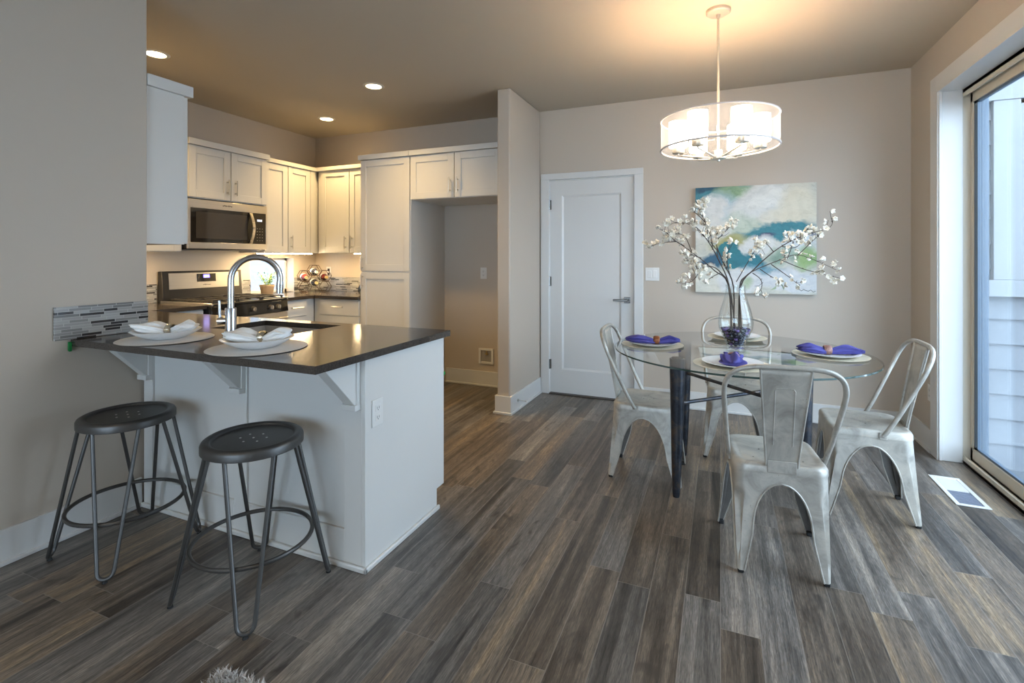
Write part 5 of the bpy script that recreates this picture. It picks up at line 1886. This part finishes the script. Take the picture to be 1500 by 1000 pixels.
def bottle(cx, cz, gl, cap, label):
    r = 0.036
    w = Matrix.Rotation(WRZ, 3, 'Z') @ Vector((cx, -0.155, 0))
    cz = cz - hh + 0.0075 + r
    t = thing('wine_bottle', (WR[0] + w.x, WR[1] + w.y, WR[2] + cz), label, 'bottle', 'bottles in the wine rack', rz=WRZ)
    rot = Matrix.Rotation(-PI / 2, 4, 'X')
    mb = MB(); mb.lathe([(0.0, 0.0), (0.014, 0.0), (0.014, 0.07), (0.017, 0.085), (r * 0.8, 0.115), (r, 0.135), (r, 0.255), (r - 0.004, 0.26), (0.0, 0.26)], n=24)
    mb.bm.transform(rot)
    part('glass', mb, gl, t, local=True)
    mb = MB(); mb.lathe([(0.0, -0.001), (0.0155, -0.001), (0.0158, 0.05), (0.0145, 0.05), (0.0, 0.04)], n=20); mb.bm.transform(rot)
    part('foil_cap', mb, cap, t, local=True)
    mb = MB(); mb.lathe([(r + 0.0004, 0.145), (r + 0.0006, 0.23)], n=24, caps=False); mb.bm.transform(rot)
    part('label', mb, M['labelpaper'], t, local=True)


bottle(*cells[2], M['redglass'], M['gold'], 'red wine bottle with gold cap on the window side of the rack')
bottle(*cells[3], M['redglass'], M['gold'], 'red wine bottle with gold cap on the outlet side of the rack')
bottle(*mid, M['darkglass'], M['gold'], 'dark wine bottle with gold cap low in the middle of the rack')
bottle(*cells[4], M['darkglass'], M['labelpaper'], 'dark wine bottle with pale cap in the topmost ring of the rack')

t = thing('kettle', (-3.345, 4.13, Z1 + 0.001), 'dark glossy round pot half hidden behind the pantry side', 'kettle')
kz = Z1 + 0.001
part('body', MB().lathe([(0.0, kz), (0.06, kz), (0.082, kz + 0.03), (0.084, kz + 0.06), (0.07, kz + 0.10), (0.035, kz + 0.118), (0.0, kz + 0.12)], (-3.345, 4.13, 0), 32), M['blackglass'], t)
part('lid_knob', MB().ball((-3.345, 4.13, kz + 0.128), 0.011), M['steel'], t)

# green tape tabs
def tape(label, pts, d):
    single('tape_tab', MB().prism(pts, d), M['green'], label, 'tape', 'green tape tabs left on the cabinets', smooth=0)


tape('green tape tab at the wall corner under the bar worktop', [(XL + 0.003, 1.341, 0.866), (XL + 0.014, 1.341, 0.861), (XL + 0.014, 1.341, 0.900), (XL + 0.003, 1.341, 0.905)], (0, 0.011, 0))
tape('green tape tab sticking out behind the peninsula end panel', [(PX1 - 0.016, PY1 + 0.021, 0.668), (PX1 - 0.016, PY1 + 0.045, 0.675), (PX1 - 0.016, PY1 + 0.045, 0.692), (PX1 - 0.016, PY1 + 0.021, 0.685)], (0.010, 0, 0))

# ---------------------------------------------------------------- shag rug
rx0, rx1, ry0_, ry1_ = -1.425, 0.9, -1.2, 1.085
t = thing('shag_rug', ((rx0 + rx1) / 2, (ry0_ + ry1_) / 2, 0), 'pale grey shaggy rug with just its corner before the bar stools', 'rug')
part('backing', MB().box(rx0, ry0_, 0.0005, rx1, ry1_, 0.008), M['rugbase'], t)
mb = MB()
rd = random.Random(2)


def blade(x, y):
    a = rd.uniform(0, 6.28)
    h = rd.uniform(0.020, 0.034)
    l = rd.uniform(0.006, 0.026)
    w = rd.uniform(0.0011, 0.002)
    b = rd.uniform(0, 6.28)
    sx_, sy_ = w * math.cos(b), w * math.sin(b)
    dx, dy = l * math.cos(a), l * math.sin(a)
    p = [mb.bm.verts.new(q) for q in ((x - sx_, y - sy_, 0.006), (x + sx_, y + sy_, 0.006), (x + dx * 0.4 + sx_, y + dy * 0.4 + sy_, h * 0.7), (x + dx * 0.4 - sx_, y + dy * 0.4 - sy_, h * 0.7), (x + dx, y + dy, h))]
    mb.face(p[:4]); mb.face([p[3], p[2], p[4]])


for _ in range(14000):
    blade(rd.uniform(rx0 - 0.004, -1.0), rd.uniform(0.70, ry1_ + 0.004))
for _ in range(9000):
    blade(rd.uniform(rx0, rx1), rd.uniform(ry0_, ry1_))
pl = part('pile', mb, M['pile'], t, smooth=0)
pl['kind'] = 'stuff'
